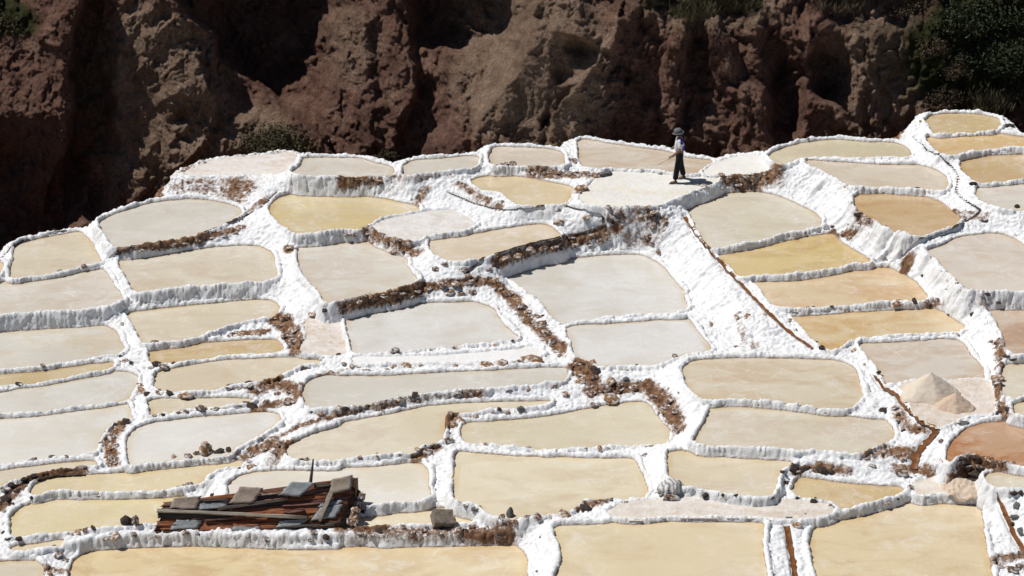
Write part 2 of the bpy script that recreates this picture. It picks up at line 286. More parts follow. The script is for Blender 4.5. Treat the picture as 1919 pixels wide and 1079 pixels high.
P('V11', [('C1', [(1285, 620), (1290, 570), (1330, 530), (1420, 500), (1600, 490), (1918, 485)]), ('C2', [(0, 480), (150, 470), (300, 455), (450, 452), (485, 480), (490, 560), (485, 630), (300, 660), (120, 680), (0, 690)]), ('C1', [(1600, 680), (1300, 650)])],
  (.64, .58, .46), FROST, .45, 'pale salt pond behind the slate covered shed roof')
P('V12', [('C2', [(125, 730), (300, 715), (550, 700), (640, 715), (750, 770), (600, 777), (500, 782), (400, 780), (130, 800), (0, 800), (0, 735)])],
  (.60, .52, .36), CREAM, .3, 'thin cream salt pond behind the square grey stone block')
P('V13', [('C1', [(0, 490), (200, 462), (400, 440), (530, 435), (545, 450), (450, 460), (250, 490), (150, 510), (60, 535), (0, 570), (-100, 580), (-100, 500)])],
  (.60, .53, .42), CREAM, .3, 'thin cream salt pond at the left edge below the milky white pond')
P('V14', [('C1', [(165, 610), (170, 590), (260, 540), (400, 520), (700, 500), (900, 480), (1100, 455), (1300, 430), (1350, 435), (1360, 450), (1250, 465), (1180, 500), (1130, 545), (1000, 580), (900, 590), (700, 595), (500, 600), (300, 598), (200, 625)])],
  (.58, .48, .28), CREAM, .35, 'long curved yellow cream salt pond above the pond at the shed')
P('V15', [('C1', [(55, 800), (60, 750), (110, 700), (250, 655), (450, 645), (700, 640), (950, 635), (1050, 635), (1000, 660), (930, 700), (890, 730), (890, 770), (800, 772), (700, 790), (550, 800), (400, 820), (200, 835), (110, 850), (60, 850)])],
  (.57, .48, .27), CREAM, .35, 'yellow cream salt pond left of the slate covered shed roof')
P('V16', [('C1', [(60, 920), (200, 900), (360, 880), (350, 902), (200, 918), (90, 935)])],
  CREAM, SAND, .3, 'tiny cream sliver of salt pond in the lower left corner')
P('V17', [('C1', [(390, 1079), (410, 1010), (480, 955), (650, 935), (900, 920), (1200, 920), (1500, 930), (1918, 930)]), ('C2', [(0, 925), (300, 925), (600, 918), (900, 910), (980, 915), (1020, 950), (1040, 1000), (1045, 1079), (1040, 1200)]), ('C1', [(380, 1250)])],
  (.60, .48, .27), (.55, .38, .19), .5, 'very wide cream salt pond along the bottom edge below the shed')
P('V18', [('C1', [(0, 1000), (100, 995), (200, 1000), (240, 1030), (240, 1079), (220, 1200), (-150, 1200), (-150, 1010)])],
  (.56, .50, .38), CREAM, .3, 'corner of a cream salt pond at the bottom left')
P('V19', [('C2', [(1200, 1079), (1235, 1000), (1230, 920), (1200, 860), (1195, 815), (1220, 800), (1400, 795), (1600, 775), (1918, 765)]), ('C3', [(0, 765), (250, 762), (420, 765), (455, 790), (445, 850), (440, 900), (455, 960), (470, 1079), (480, 1250)]), ('C2', [(1180, 1250)])],
  (.59, .49, .31), CREAM, .3, 'large cream salt pond at the bottom edge, centre right')
P('V20', [('C3', [(750, 1079), (725, 980), (715, 870), (740, 810), (800, 785), (1000, 750), (1200, 690), (1300, 662), (1450, 665), (1600, 680), (1665, 690), (1680, 760), (1700, 900), (1720, 1000), (1735, 1079), (1750, 1250), (760, 1250)])],
  (.57, .46, .27), (.54, .39, .20), .4, 'large tan cream salt pond in the bottom right')
P('V21', [('C2', [(1840, 520), (1830, 440), (1845, 385), (1918, 378)]), ('C3', [(0, 380), (200, 390), (400, 405), (550, 430), (620, 445), (560, 470), (530, 530), (520, 590), (500, 620), (300, 620), (200, 600), (80, 575), (0, 560)]), ('C2', [(1890, 540)])],
  (.56, .48, .32), BLUSH, .35, 'cream salt pond right of the bundled sack')
P('V22', [('C3', [(610, 600), (630, 555), (660, 530), (750, 540), (900, 555), (1100, 575), (1220, 580), (1245, 590), (1200, 615), (1100, 640), (1000, 670), (930, 685), (880, 690), (800, 655), (720, 635), (640, 625)])],
  (.56, .43, .20), TAN, .4, 'small tapering amber salt pond behind the tan cream pond')
P('W1', [('C3', [(0, 640), (300, 635), (500, 640), (650, 660), (780, 680), (850, 700), (780, 735), (650, 750), (500, 750), (420, 740), (200, 735), (0, 735)]), ('C2', [(1850, 735), (1600, 750), (1500, 720), (1600, 670), (1800, 650)])],
  (.68, .62, .55), BLUSH, .4, 'dry pinkish salt path in front of the bundled sack', 'dry', .02)
P('W2', [('C3', [(1255, 60), (1220, 20)]), ('B3', [(1260, 1070), (1480, 1064), (1690, 1062)]), ('C3', [(1735, 30), (1745, 100), (1740, 150), (1650, 168), (1560, 190), (1480, 232), (1430, 238), (1340, 190), (1290, 130)])],
  (.66, .57, .49), BLUSH, .5, 'dry pinkish salt flat around the two salt heaps', 'dry', .02)
P('W3', [('B3', [(990, 860), (1100, 850), (1300, 840), (1540, 830), (1570, 850), (1620, 920), (1680, 990), (1700, 1040), (1480, 1050), (1260, 1056), (1150, 1060), (1110, 1010), (1090, 970), (1030, 910)])],
  (.56, .50, .43), (.50, .37, .26), .6, 'pinkish salt pond behind the two salt heaps')
P('R1', [('B3', [(0, 60), (80, 45), (250, 10), (350, 0), (470, 5), (560, 30), (680, 85), (750, 125), (775, 150), (770, 185), (700, 195), (550, 230), (400, 270), (280, 290), (160, 305), (130, 280), (90, 215), (40, 120), (-5, 78)])],
  (.58, .54, .42), PINK, .35, 'large pale olive salt pond right of the worker, top of the stepped chain')
P('R2', [('B3', [(185, 330), (300, 315), (500, 280), (700, 250), (840, 238), (880, 270), (950, 320), (1040, 375), (1050, 388), (950, 400), (800, 430), (600, 455), (400, 460), (325, 465), (280, 425), (230, 380)])],
  (.57, .43, .17), (.50, .33, .12), .5, 'golden yellow salt pond second in the stepped chain')
P('R3', [('B3', [(385, 490), (500, 485), (700, 470), (950, 440), (1160, 425), (1220, 455), (1290, 490), (1340, 550), (1375, 595), (1250, 605), (1100, 610), (900, 625), (700, 640), (570, 645), (500, 620), (450, 560), (420, 530)])],
  (.59, .46, .28), (.55, .32, .14), .5, 'sandy orange salt pond third in the stepped chain')
P('R4', [('B3', [(600, 680), (700, 670), (900, 660), (1200, 650), (1400, 652), (1470, 680), (1530, 720), (1590, 760), (1570, 778), (1400, 780), (1200, 795), (1000, 810), (940, 825), (880, 855), (840, 878), (790, 870), (730, 820), (680, 760)])],
  (.57, .44, .25), (.54, .32, .10), .5, 'tan salt pond at the lower end of the stepped chain')
P('R5', [('B3', [(960, 70), (960, 30), (990, 8), (1100, 2), (1250, 12), (1400, 35), (1470, 70), (1520, 115), (1570, 150), (1500, 185), (1400, 220), (1320, 245), (1250, 235), (1150, 200), (1080, 150), (1010, 110)])],
  (.53, .36, .17), (.47, .27, .10), .5, 'caramel salt pond right of the tall white salt slope')
P('R6', [('B3', [(1370, 335), (1450, 300), (1550, 255), (1700, 235), (1800, 240), (1880, 270), (1918, 300), (2050, 380), (2050, 560), (1918, 548), (1700, 548), (1620, 545), (1570, 520), (1520, 470), (1460, 420), (1430, 380)])],
  (.60, .53, .46), BLUSH, .3, 'large pale pinkish salt pond at the right edge below the caramel pond')
P('R7', [('B3', [(1710, 650), (1800, 638), (1915, 635), (2050, 635), (2050, 905), (1915, 900), (1860, 905), (1820, 870), (1805, 810), (1770, 740)])],
  (.44, .32, .23), (.42, .23, .13), .6, 'brownish pink salt pond at the right edge')
P('R8', [('B3', [(1790, 990), (1850, 960), (1915, 950), (2050, 940)]), ('C3', [(2050, 60), (1915, 60), (1850, 80), (1800, 40), (1790, 0)])],
  (.56, .51, .41), CREAM, .3, 'olive cream salt pond at the right edge, right of the salt heaps')
P('R9', [('C3', [(1862, 165), (1855, 120), (1915, 92), (2050, 85), (2050, 185), (1915, 175)])],
  (.58, .50, .36), CREAM, .3, 'corner of a small cream salt pond above the rusty orange pond')
P('R10', [('C3', [(1490, 350), (1520, 310), (1600, 250), (1680, 225), (1800, 215), (1915, 235), (2050, 260), (2050, 460), (1915, 455), (1830, 440), (1750, 415), (1690, 400), (1640, 385), (1530, 400), (1500, 440), (1480, 420)])],
  (.46, .25, .12), (.40, .15, .035), .9, 'rusty orange stained salt pond at the right edge')
P('R11', [('C3', [(1700, 520), (1760, 500), (1850, 508), (1915, 520), (2050, 540), (2050, 620), (1915, 580), (1800, 580), (1730, 560)])],
  (.56, .51, .41), CREAM, .3, 'small cream salt pond at the right edge below the rusty orange one')

P('W5', [('C3', [(1290, 570), (1400, 530), (1500, 510), (1680, 545), (1695, 590), (1650, 612), (1450, 605), (1320, 612)])],
  (.70, .64, .57), BLUSH, .4, 'dry salt ledge under the low lumpy salt heap', 'dry', .02)
for _k in ('V10', 'V17', 'V19', 'V20', 'V14', 'V15', 'V12'): PONDS[_k]['col'] = tuple(x * 1.17 for x in PONDS[_k]['col'])
for _k in ('R2', 'R3', 'R4', 'V7', 'V6', 'V21', 'U2', 'U4', 'T8'): PONDS[_k]['col'] = tuple(x * 1.09 for x in PONDS[_k]['col'])
KEYS = list(PONDS)
def resample(pts, step):
    """closed Catmull-Rom curve through the measured points"""
    p = np.array(pts, float); n = len(p); out = []
    for i in range(n):
        a, b, c, d = p[i - 1], p[i], p[(i + 1) % n], p[(i + 2) % n]
        L = np.linalg.norm(c - b); m = max(1, int(L / step))
        t1 = math.sqrt(max(1e-6, np.linalg.norm(b - a))); t2 = math.sqrt(max(1e-6, L)); t3 = math.sqrt(max(1e-6, np.linalg.norm(d - c)))
        m1 = (c - b) + t2 * ((b - a) / t1 - (c - a) / (t1 + t2)) * 1.0
        m2 = (c - b) + t2 * ((d - c) / t3 - (d - b) / (t2 + t3)) * 1.0
        # centripetal tangents
        m1 = t2 * ((b - a) / t1 - (c - a) / (t1 + t2) + (c - b) / t2)
        m2 = t2 * ((c - b) / t2 - (d - b) / (t2 + t3) + (d - c) / t3)
        for k in range(m):
            t = k / m; t_2 = t * t; t_3 = t_2 * t
            out.append((2 * t_3 - 3 * t_2 + 1) * b + (t_3 - 2 * t_2 + t) * m1 + (-2 * t_3 + 3 * t_2) * c + (t_3 - t_2) * m2)
    return np.array(out)
def inside(poly, X, Y):
    r = np.zeros(X.shape, bool); n = len(poly)
    for i in range(n):
        x0, y0 = poly[i]; x1, y1 = poly[(i + 1) % n]
        if y0 == y1: continue
        c = ((y0 > Y) != (y1 > Y)) & (X < (x1 - x0) * (Y - y0) / (y1 - y0) + x0)
        r ^= c
    return r
for k in KEYS: PONDS[k]['cur'] = resample(PONDS[k]['px'], 9)
# water levels from the height of the walls seen between one pond and the next below it
_W, _H = 1060, 640; lab = -np.ones((_H, _W), int)      # half resolution, with a margin
for i, k in enumerate(KEYS):
    c = PONDS[k]['cur'] / 2 + 40
    x0, y0 = np.maximum(c.min(0).astype(int) - 1, 0); x1, y1 = c.max(0).astype(int) + 2
    yy, xx = np.mgrid[y0:min(y1, _H), x0:min(x1, _W)]
    m = inside(c, xx + .5, yy + .5); lab[y0:y0 + m.shape[0], x0:x0 + m.shape[1]][m] = i
pairs = {}
for x in range(_W):
    col = lab[:, x]; idx = np.nonzero(col >= 0)[0]
    if len(idx) < 2: continue
    br = np.nonzero((np.diff(idx) > 1) | (col[idx][1:] != col[idx][:-1]))[0]
    for b in br:
        a_, b_ = col[idx[b]], col[idx[b + 1]]
        if a_ != b_: pairs.setdefault((a_, b_), []).append(((idx[b + 1] - idx[b]) * 2, idx[b] * 2 - 80))
rows, rhs, wts = [], [], []
NP = len(KEYS)
def con(a, b, h, w):
    r = np.zeros(NP); r[KEYS.index(a)] = 1; r[KEYS.index(b)] = -1; rows.append(r); rhs.append(h); wts.append(w)
CONS = []; LIM = []
for (a_, b_), L in pairs.items():
    if len(L) < 8: continue
    gap = float(np.median([g for g, _ in L])); y = float(np.mean([v for _, v in L]))
    if gap > 90: continue
    s = 60 + max(0, y - 340) * 15 / 740; p_ = PITCH + math.atan((y - 539.5) / FPX)
    h = (gap / s - .32 * math.sin(p_)) / math.cos(p_) - PONDS[KEYS[a_]]['hb']
    r_ = np.zeros(NP); r_[a_] = 1; r_[b_] = -1
    if len(L) > 11: LIM.append((r_, max(.0, h + .10)))
    h *= 1 - .4 * min(1, max(0, (gap - 42) / 16))                 # wide gaps are partly level bank
    h = min(max(h, .03), 1.6); con(KEYS[a_], KEYS[b_], h, min(len(L), 80) / 40.); CONS.append((KEYS[a_], KEYS[b_], gap, round(h, 2)))
for a_, b_, h in [('R1', 'U18', 1.35), ('R2', 'U18', 1.15), ('R3', 'U19', 1.35), ('R4', 'U19', 1.0), ('U18', 'U17', .75), ('U5', 'U18', 1.25), ('T6', 'R1', 1.0),
                  ('T5', 'U6', .15), ('U6', 'U5', .08), ('T4', 'U6', .0), ('R5', 'R2', 1.0), ('R6', 'R3', .8), ('T6', 'R5', .2), ('W3', 'W2', .0), ('W3', 'V8', .3), ('W3', 'R4', -.35), ('V9', 'W2', -.45),
                  ('R6', 'R7', .5), ('U2', 'U8', .5), ('U2', 'U1', .2), ('T1', 'U1', .55), ('U9', 'X1', .0), ('U1', 'X1', .3), ('U9', 'U10', .15), ('U11', 'U12', .25), ('U8', 'U9', .35), ('U8', 'U11', .7),
                  ('U17', 'U15', .35), ('U16', 'U14', .3), ('U17', 'U16', .05), ('V1', 'V4', .25), ('V5', 'V3', .15), ('V6', 'V5', .0), ('V7', 'V6', .05), ('V9', 'V7', .15), ('V8', 'V1', .0), ('V10', 'V11', .05),
                  ('V21', 'V10', .05), ('V22', 'V21', .0), ('W1', 'V19', .2), ('T8', 'T5', .5), ('T7', 'T8', .15), ('T9', 'T6', .3), ('T10', 'R5', .35), ('U4', 'U3', .2), ('U5', 'U4', .1), ('T2', 'T1', .1), ('T3', 'T2', .15), ('T4', 'T3', .15), ('R6', 'R5', .0)]:
    con(a_, b_, h, 1.2)
con('W4', 'U1', .3, 5); con('T1', 'W4', .4, 5); con('W5', 'V20', .25, 3); con('R10', 'W5', .5, 2); con('R11', 'W5', .35, 2); con('V22', 'W5', .0, 2); con('V15', 'V17', .24, 9); con('V12', 'V17', .24, 9); con('U7', 'U18', .68, 5); con('U8', 'U17', .48, 5); con('U5', 'U18', 1.3, 4); con('U10', 'U12', .38, 3); con('U9', 'U11', .4, 3); con('T10', 'R6', .35, 4); con('R5', 'R6', .15, 4); con('R6', 'R4', .7, 3); con('V8', 'U19', .12, 4); con('R4', 'V8', .06, 9); con('R4', 'W3', .05, 3)
cent = {k: unproj(*PONDS[k]['cur'].mean(0), 0.) for k in KEYS}
A_ = np.array(rows); b_v = np.array(rhs); w_v = np.array(wts)
pr = np.array([.12 * cent[k][1] + .01 * cent[k][0] for k in KEYS]); extra = []
for it in range(30):
    A2 = np.vstack([A_ * w_v[:, None], np.eye(NP) * .06, np.eye(NP)[[KEYS.index('U5')]] * 20] + [r[None] * 8 for r, _ in extra])
    b2 = np.concatenate([b_v * w_v, pr * .06, [0.], [h * 8 for _, h in extra]])
    ZL = np.linalg.lstsq(A2, b2, rcond=None)[0]; new = 0
    for r, h in LIM:                                     # a thin bund cannot hold a tall step
        if r @ ZL > h + .03 and not any(r is q for q, _ in extra): extra.append((r, h)); new += 1
    if not new: break
for i, k in enumerate(KEYS):
    d = PONDS[k]; d['z'] = float(ZL[i]); c = d['cur']
    t = np.roll(c, -2, 0) - np.roll(c, 2, 0); area = .5 * np.sum(c[:, 0] * np.roll(c[:, 1], -1) - np.roll(c[:, 0], -1) * c[:, 1])
    nrm = np.stack([t[:, 1], -t[:, 0]], -1) * (1 if area > 0 else -1); nrm /= np.maximum(1e-6, np.linalg.norm(nrm, axis=1, keepdims=True))
    wf = np.clip((nrm[:, 1] - .1) / .6, 0, 1); wf = (np.roll(wf, 1) + np.roll(wf, -1) + 2 * wf) / 4   # near edges are seen as the crest of their bund
    q = unproj(c[:, 0], c[:, 1], d['z'] + wf * d['hb'])
    d['plan'] = q[:, :2]; d['c'] = q[:, :2].mean(0)
# ---------------------------------------------------------------- terraces as one continuous relief, cut into ponds and their banks
GS = .0285; GX0, GX1, GY0, GY1 = -18.6, 18.9, -22.6, 6.0
gx = np.arange(GX0, GX1, GS); gy = np.arange(GY0, GY1, GS); NX, NY = len(gx), len(gy)
X, Y = np.meshgrid(gx, gy); X = X.astype(np.float32); Y = Y.astype(np.float32)
wob = .06 * fbm(X * 2.2, Y * 2.2, 3.3, 3) + .010 * fbm(X * 9, Y * 9, 7.7, 2)       # uneven bank edges
wid = .09 * fbm(X * 1.3, Y * 1.3, 1.7, 3)
hvar = 1 + .85 * fbm(X * 1.9, Y * 2.1, 11.3, 3)
PM = np.full(X.shape, -99., np.float32); CN = np.full(X.shape, 99., np.float32); DM = np.full(X.shape, 99., np.float32)
OW = np.full(X.shape, -1, np.int16); SW = np.zeros(X.shape, np.float32); SZ = np.zeros(X.shape, np.float32); DN = np.full(X.shape, -1, np.int16)
MARG = 1.7
for i, k in enumerate(KEYS):
    d = PONDS[k]; pl = d['plan']; z = d['z']; hb = d['hb']
    i0 = max(0, int((pl[:, 0].min() - MARG - GX0) / GS)); i1 = min(NX, int((pl[:, 0].max() + MARG - GX0) / GS))
    j0 = max(0, int((pl[:, 1].min() - MARG - GY0) / GS)); j1 = min(NY, int((pl[:, 1].max() + MARG - GY0) / GS))
    sl = np.s_[j0:j1, i0:i1]; x = X[sl]; y = Y[sl]; dd = np.full(x.shape, 1e9, np.float32)
    for m in range(len(pl)):
        ax, ay = pl[m]; bx, by = pl[(m + 1) % len(pl)]; ex, ey = bx - ax, by - ay; L = ex * ex + ey * ey + 1e-9
        t = np.clip(((x - ax) * ex + (y - ay) * ey) / L, 0, 1)
        np.minimum(dd, (x - ax - t * ex) ** 2 + (y - ay - t * ey) ** 2, out=dd)
    dd = np.sqrt(dd); dd[inside(pl, x, y)] *= -1
    d['win'] = (i0, i1, j0, j1); d['sd'] = dd + wob[sl]
# a lower pond keeps clear of the foot of the bank above it
for k in KEYS:
    d = PONDS[k]; i0, i1, j0, j1 = d['win']; raw = d['sd']; new = raw.copy()
    for k2 in KEYS:
        e = PONDS[k2]
        if k2 == k or e['z'] < d['z'] - .001: continue
        a0, a1, b0, b1 = e['win']; p0, p1, q0, q1 = max(i0, a0), min(i1, a1), max(j0, b0), min(j1, b1)
        if p0 >= p1 or q0 >= q1: continue
        req = .13 + (e['z'] + e['hb'] - d['z']) / 3.1 - e['sd'][q0 - b0:q1 - b0, p0 - a0:p1 - a0]
        s_ = np.s_[q0 - j0:q1 - j0, p0 - i0:p1 - i0]; new[s_] = np.maximum(new[s_], req)
    d['sd2'] = new
for k in KEYS: PONDS[k]['sd'] = PONDS[k].pop('sd2')
for i, k in enumerate(KEYS):
    d = PONDS[k]; z = d['z']; hb = d['hb']; i0, i1, j0, j1 = d['win']; sl = np.s_[j0:j1, i0:i1]; dd = d['sd']
    h = hb * hvar[sl]
    prof = z - .07 + (.07 + h) * sstep(-.06, .07, dd) - 2.6 * np.maximum(0, dd - .115 - wid[sl])
    cone = z - .07 + (.07 + h) * sstep(-.06, .08, dd) + 2.9 * np.maximum(0, dd - .05)
    up = prof > PM[sl]; PM[sl] = np.where(up, prof, PM[sl]); OW[sl] = np.where(up, i, OW[sl])
    CN[sl] = np.minimum(CN[sl], cone)
    nr = dd < DM[sl]; DM[sl] = np.where(nr, dd, DM[sl]); DN[sl] = np.where(nr, i, DN[sl])
    w = 1 / (np.maximum(dd, 0) + .15) ** 2.3; w *= sstep(MARG, MARG * .6, dd); SW[sl] += w; SZ[sl] += w * z
_cz = np.array([PONDS[k]['z'] for k in KEYS]); _cc = np.array([PONDS[k]['c'] for k in KEYS])
def coarse_base(x, y):
    w = 0.; s = 0.
    for (cx, cy), z in zip(_cc, _cz):
        q = 1 / ((x - cx) ** 2 + (y - cy) ** 2 + .5) ** 2; w = w + q; s = s + q * z
    return s / w
xs_, ys_ = gx[::16], gy[::16]; CB = coarse_base(*np.meshgrid(xs_, ys_))
def upsample(C):
    fi = np.clip((gy - ys_[0]) / (ys_[1] - ys_[0]), 0, len(ys_) - 1.001); fj = np.clip((gx - xs_[0]) / (xs_[1] - xs_[0]), 0, len(xs_) - 1.001)
    a = fi.astype(int); b = fj.astype(int); u = (fi - a)[:, None]; v = (fj - b)[None]
    return (C[a][:, b] * (1 - u) * (1 - v) + C[a + 1][:, b] * u * (1 - v) + C[a][:, b + 1] * (1 - u) * v + C[a + 1][:, b + 1] * u * v).astype(np.float32)
CB = upsample(CB); wc = .02
_pp = np.vstack([PONDS[k]['plan'] for k in KEYS]); yb = np.array([max(_pp[np.abs(_pp[:, 0] - x) < .45, 1], default=-9) for x in gx])
for _ in range(30): yb[1:-1] = (yb[:-2] + yb[1:-1] * 2 + yb[2:]) / 4
OUT = (Y > yb[None] + .1)
BASE = (SZ + wc * CB) / (SW + wc) - 1.1 * np.maximum(0, DM - np.where(OUT, .22, 1.15)) + .05 * fbm(X * 1.5, Y * 1.5, 2., 3)
HT = np.minimum(np.maximum(PM, BASE), CN)
ZSH = PONDS['V15']['z'] + .02                                      # level ground dug out for the shed
cr = np.vstack([np.linspace(a, b, 40) for a, b in (((118, 1010), (290, 997)), ((290, 997), (560, 996)), ((560, 996), (700, 994)), ((700, 994), (960, 996)))])
cr = unproj(cr[:, 0], cr[:, 1], ZSH + .06); dcr = np.full(X.shape, 9., np.float32)   # the broad bank that carries the shed
for q in cr:
    i0, j0 = int((q[0] - .8 - GX0) / GS), int((q[1] - .8 - GY0) / GS); i1, j1 = int((q[0] + .8 - GX0) / GS), int((q[1] + .8 - GY0) / GS); s_ = np.s_[max(j0, 0):j1, max(i0, 0):i1]
    dcr[s_] = np.minimum(dcr[s_], np.hypot(X[s_] - q[0], Y[s_] - q[1]))
HT = np.maximum(HT, np.minimum(np.where(dcr < .75, ZSH + .06 + .05 * fbm(X * 2.4, Y * 2.4, 8., 3) - 2.4 * np.maximum(0, dcr - .14), -99), CN))
fp = np.array([unproj(u, v, ZSH)[:2] for u, v in ((300, 976), (650, 969), (686, 966), (690, 935), (640, 930), (330, 948))])
HT = np.where(inside(fp, X, Y), np.minimum(HT, ZSH), HT)
OW = np.where((OW < 0) | (PM < BASE - .25), np.where(DN >= 0, DN, 0), OW)
def bil(A, x, y):
    fx = np.clip((np.asarray(x) - GX0) / GS, 0, NX - 1.01); fy = np.clip((np.asarray(y) - GY0) / GS, 0, NY - 1.01)
    i = fx.astype(int); j = fy.astype(int); u = fx - i; v = fy - j
    return A[j, i] * (1 - u) * (1 - v) + A[j, i + 1] * u * (1 - v) + A[j + 1, i] * (1 - u) * v + A[j + 1, i + 1] * u * v
WATER = HT.copy()
for i, k in enumerate(KEYS):
    d = PONDS[k]; i0, i1, j0, j1 = d['win']; w_ = WATER[j0:j1, i0:i1]; w_[d['sd'] < .0] = np.maximum(w_, d['z'])[d['sd'] < .0]
def hit(u, v):
    """where the line of sight through a photo pixel meets the terraces"""
    u = np.atleast_1d(np.asarray(u, float)); v = np.atleast_1d(np.asarray(v, float)); dr = ray(u, v); o = np.array(CAM)
    t = (2.2 - o[2]) / dr[:, 2]; done = np.zeros(len(u), bool)
    for _ in range(900):
        p = o + dr * t[:, None]; below = p[:, 2] < bil(WATER, p[:, 0], p[:, 1]); done |= below
        t = np.where(done, t, t + .025)
        if done.all(): break
    return o + dr * t[:, None]
# irrigation channels run along the crests: grooves in the relief
CH = [([(1283, 405), (1300, 430), (1325, 465), (1350, 490), (1400, 545), (1440, 585), (1480, 622), (1523, 652)], .05, 'rust brown water channel running along the crest of the steep white slope'),
      ([(1640, 702), (1660, 730), (1680, 737), (1700, 765), (1725, 790), (1757, 803), (1740, 825), (1717, 850), (1712, 878)], .07, 'rust brown water channel winding past the left of the salt heaps'),
      ([(1473, 985), (1480, 1020), (1485, 1050), (1492, 1090)], .06, 'rust brown water channel between the two big bottom ponds'),
      ([(1868, 925), (1885, 965), (1905, 1010), (1930, 1050)], .06, 'rust brown water channel at the bottom right edge'),
      ([(1714, 257), (1747, 287), (1774, 300), (1794, 320), (1797, 340), (1790, 360), (1814, 378), (1841, 393), (1814, 413), (1764, 438), (1717, 452), (1690, 480)], .035, 'thin dark channel winding down between the upper right ponds'),
      ([(0, 488), (24, 460), (67, 440), (150, 427), (167, 413), (233, 380), (262, 358)], .03, 'thin dark channel along the far left terrace edge'),
      ([(203, 483), (214, 473), (284, 453), (384, 435), (444, 410), (484, 393), (520, 360)], .035, 'thin dark channel along the lower bank of the grey oval pond'),
      ([(840, 360), (893, 382), (940, 393), (990, 392), (1020, 385)], .03, 'thin dark channel left of the dry flat under the worker'),
      ([(1060, 385), (1107, 398), (1132, 403), (1130, 423), (1074, 440), (990, 457), (907, 482), (874, 513)], .035, 'thin dark channel on top of the long dark stone wall at centre'),
      ([(560, 395), (545, 440), (540, 470)], .03, None),
      ([(160, 890), (90, 892), (40, 905), (12, 925), (0, 945)], .04, 'thin dark channel at the lower left edge beside dark stones'),
      ([(400, 905), (388, 922), (380, 940)], .045, None)]
CALM = np.ones(X.shape, np.float32)
for ci, (pts, r, lb) in enumerate(CH):
    r *= 1.15
    p = np.array(pts, float); seg = []
    for a, b in zip(p[:-1], p[1:]):
        n = max(2, int(np.linalg.norm(b - a) / 5)); seg.append(a + (b - a) * (np.arange(n) / n)[:, None])
    seg = np.vstack(seg + [p[-1:]]); seg[1:-1] += RNG.normal(0, .8, seg[1:-1].shape); w3 = hit(seg[:, 0], seg[:, 1])
    for _ in range(3): w3[1:-1] = (w3[:-2] + 2 * w3[1:-1] + w3[2:]) / 4
    CH[ci] = (w3, r, lb)
    dch = np.full(X.shape, 9., np.float32)
    for q in w3[::1]:
        i0 = max(0, int((q[0] - .4 - GX0) / GS)); i1 = int((q[0] + .4 - GX0) / GS); j0 = max(0, int((q[1] - .4 - GY0) / GS)); j1 = int((q[1] + .4 - GY0) / GS)
        s_ = np.s_[j0:max(j1, j0), i0:max(i1, i0)]
        dch[s_] = np.minimum(dch[s_], np.hypot(X[s_] - q[0], Y[s_] - q[1]))
    HT = HT + np.where(DM > .02, -.05 * sstep(r * 1.9, r * .9, dch), 0); CALM = np.minimum(CALM, sstep(r * 1.1, r * 2.6, dch))
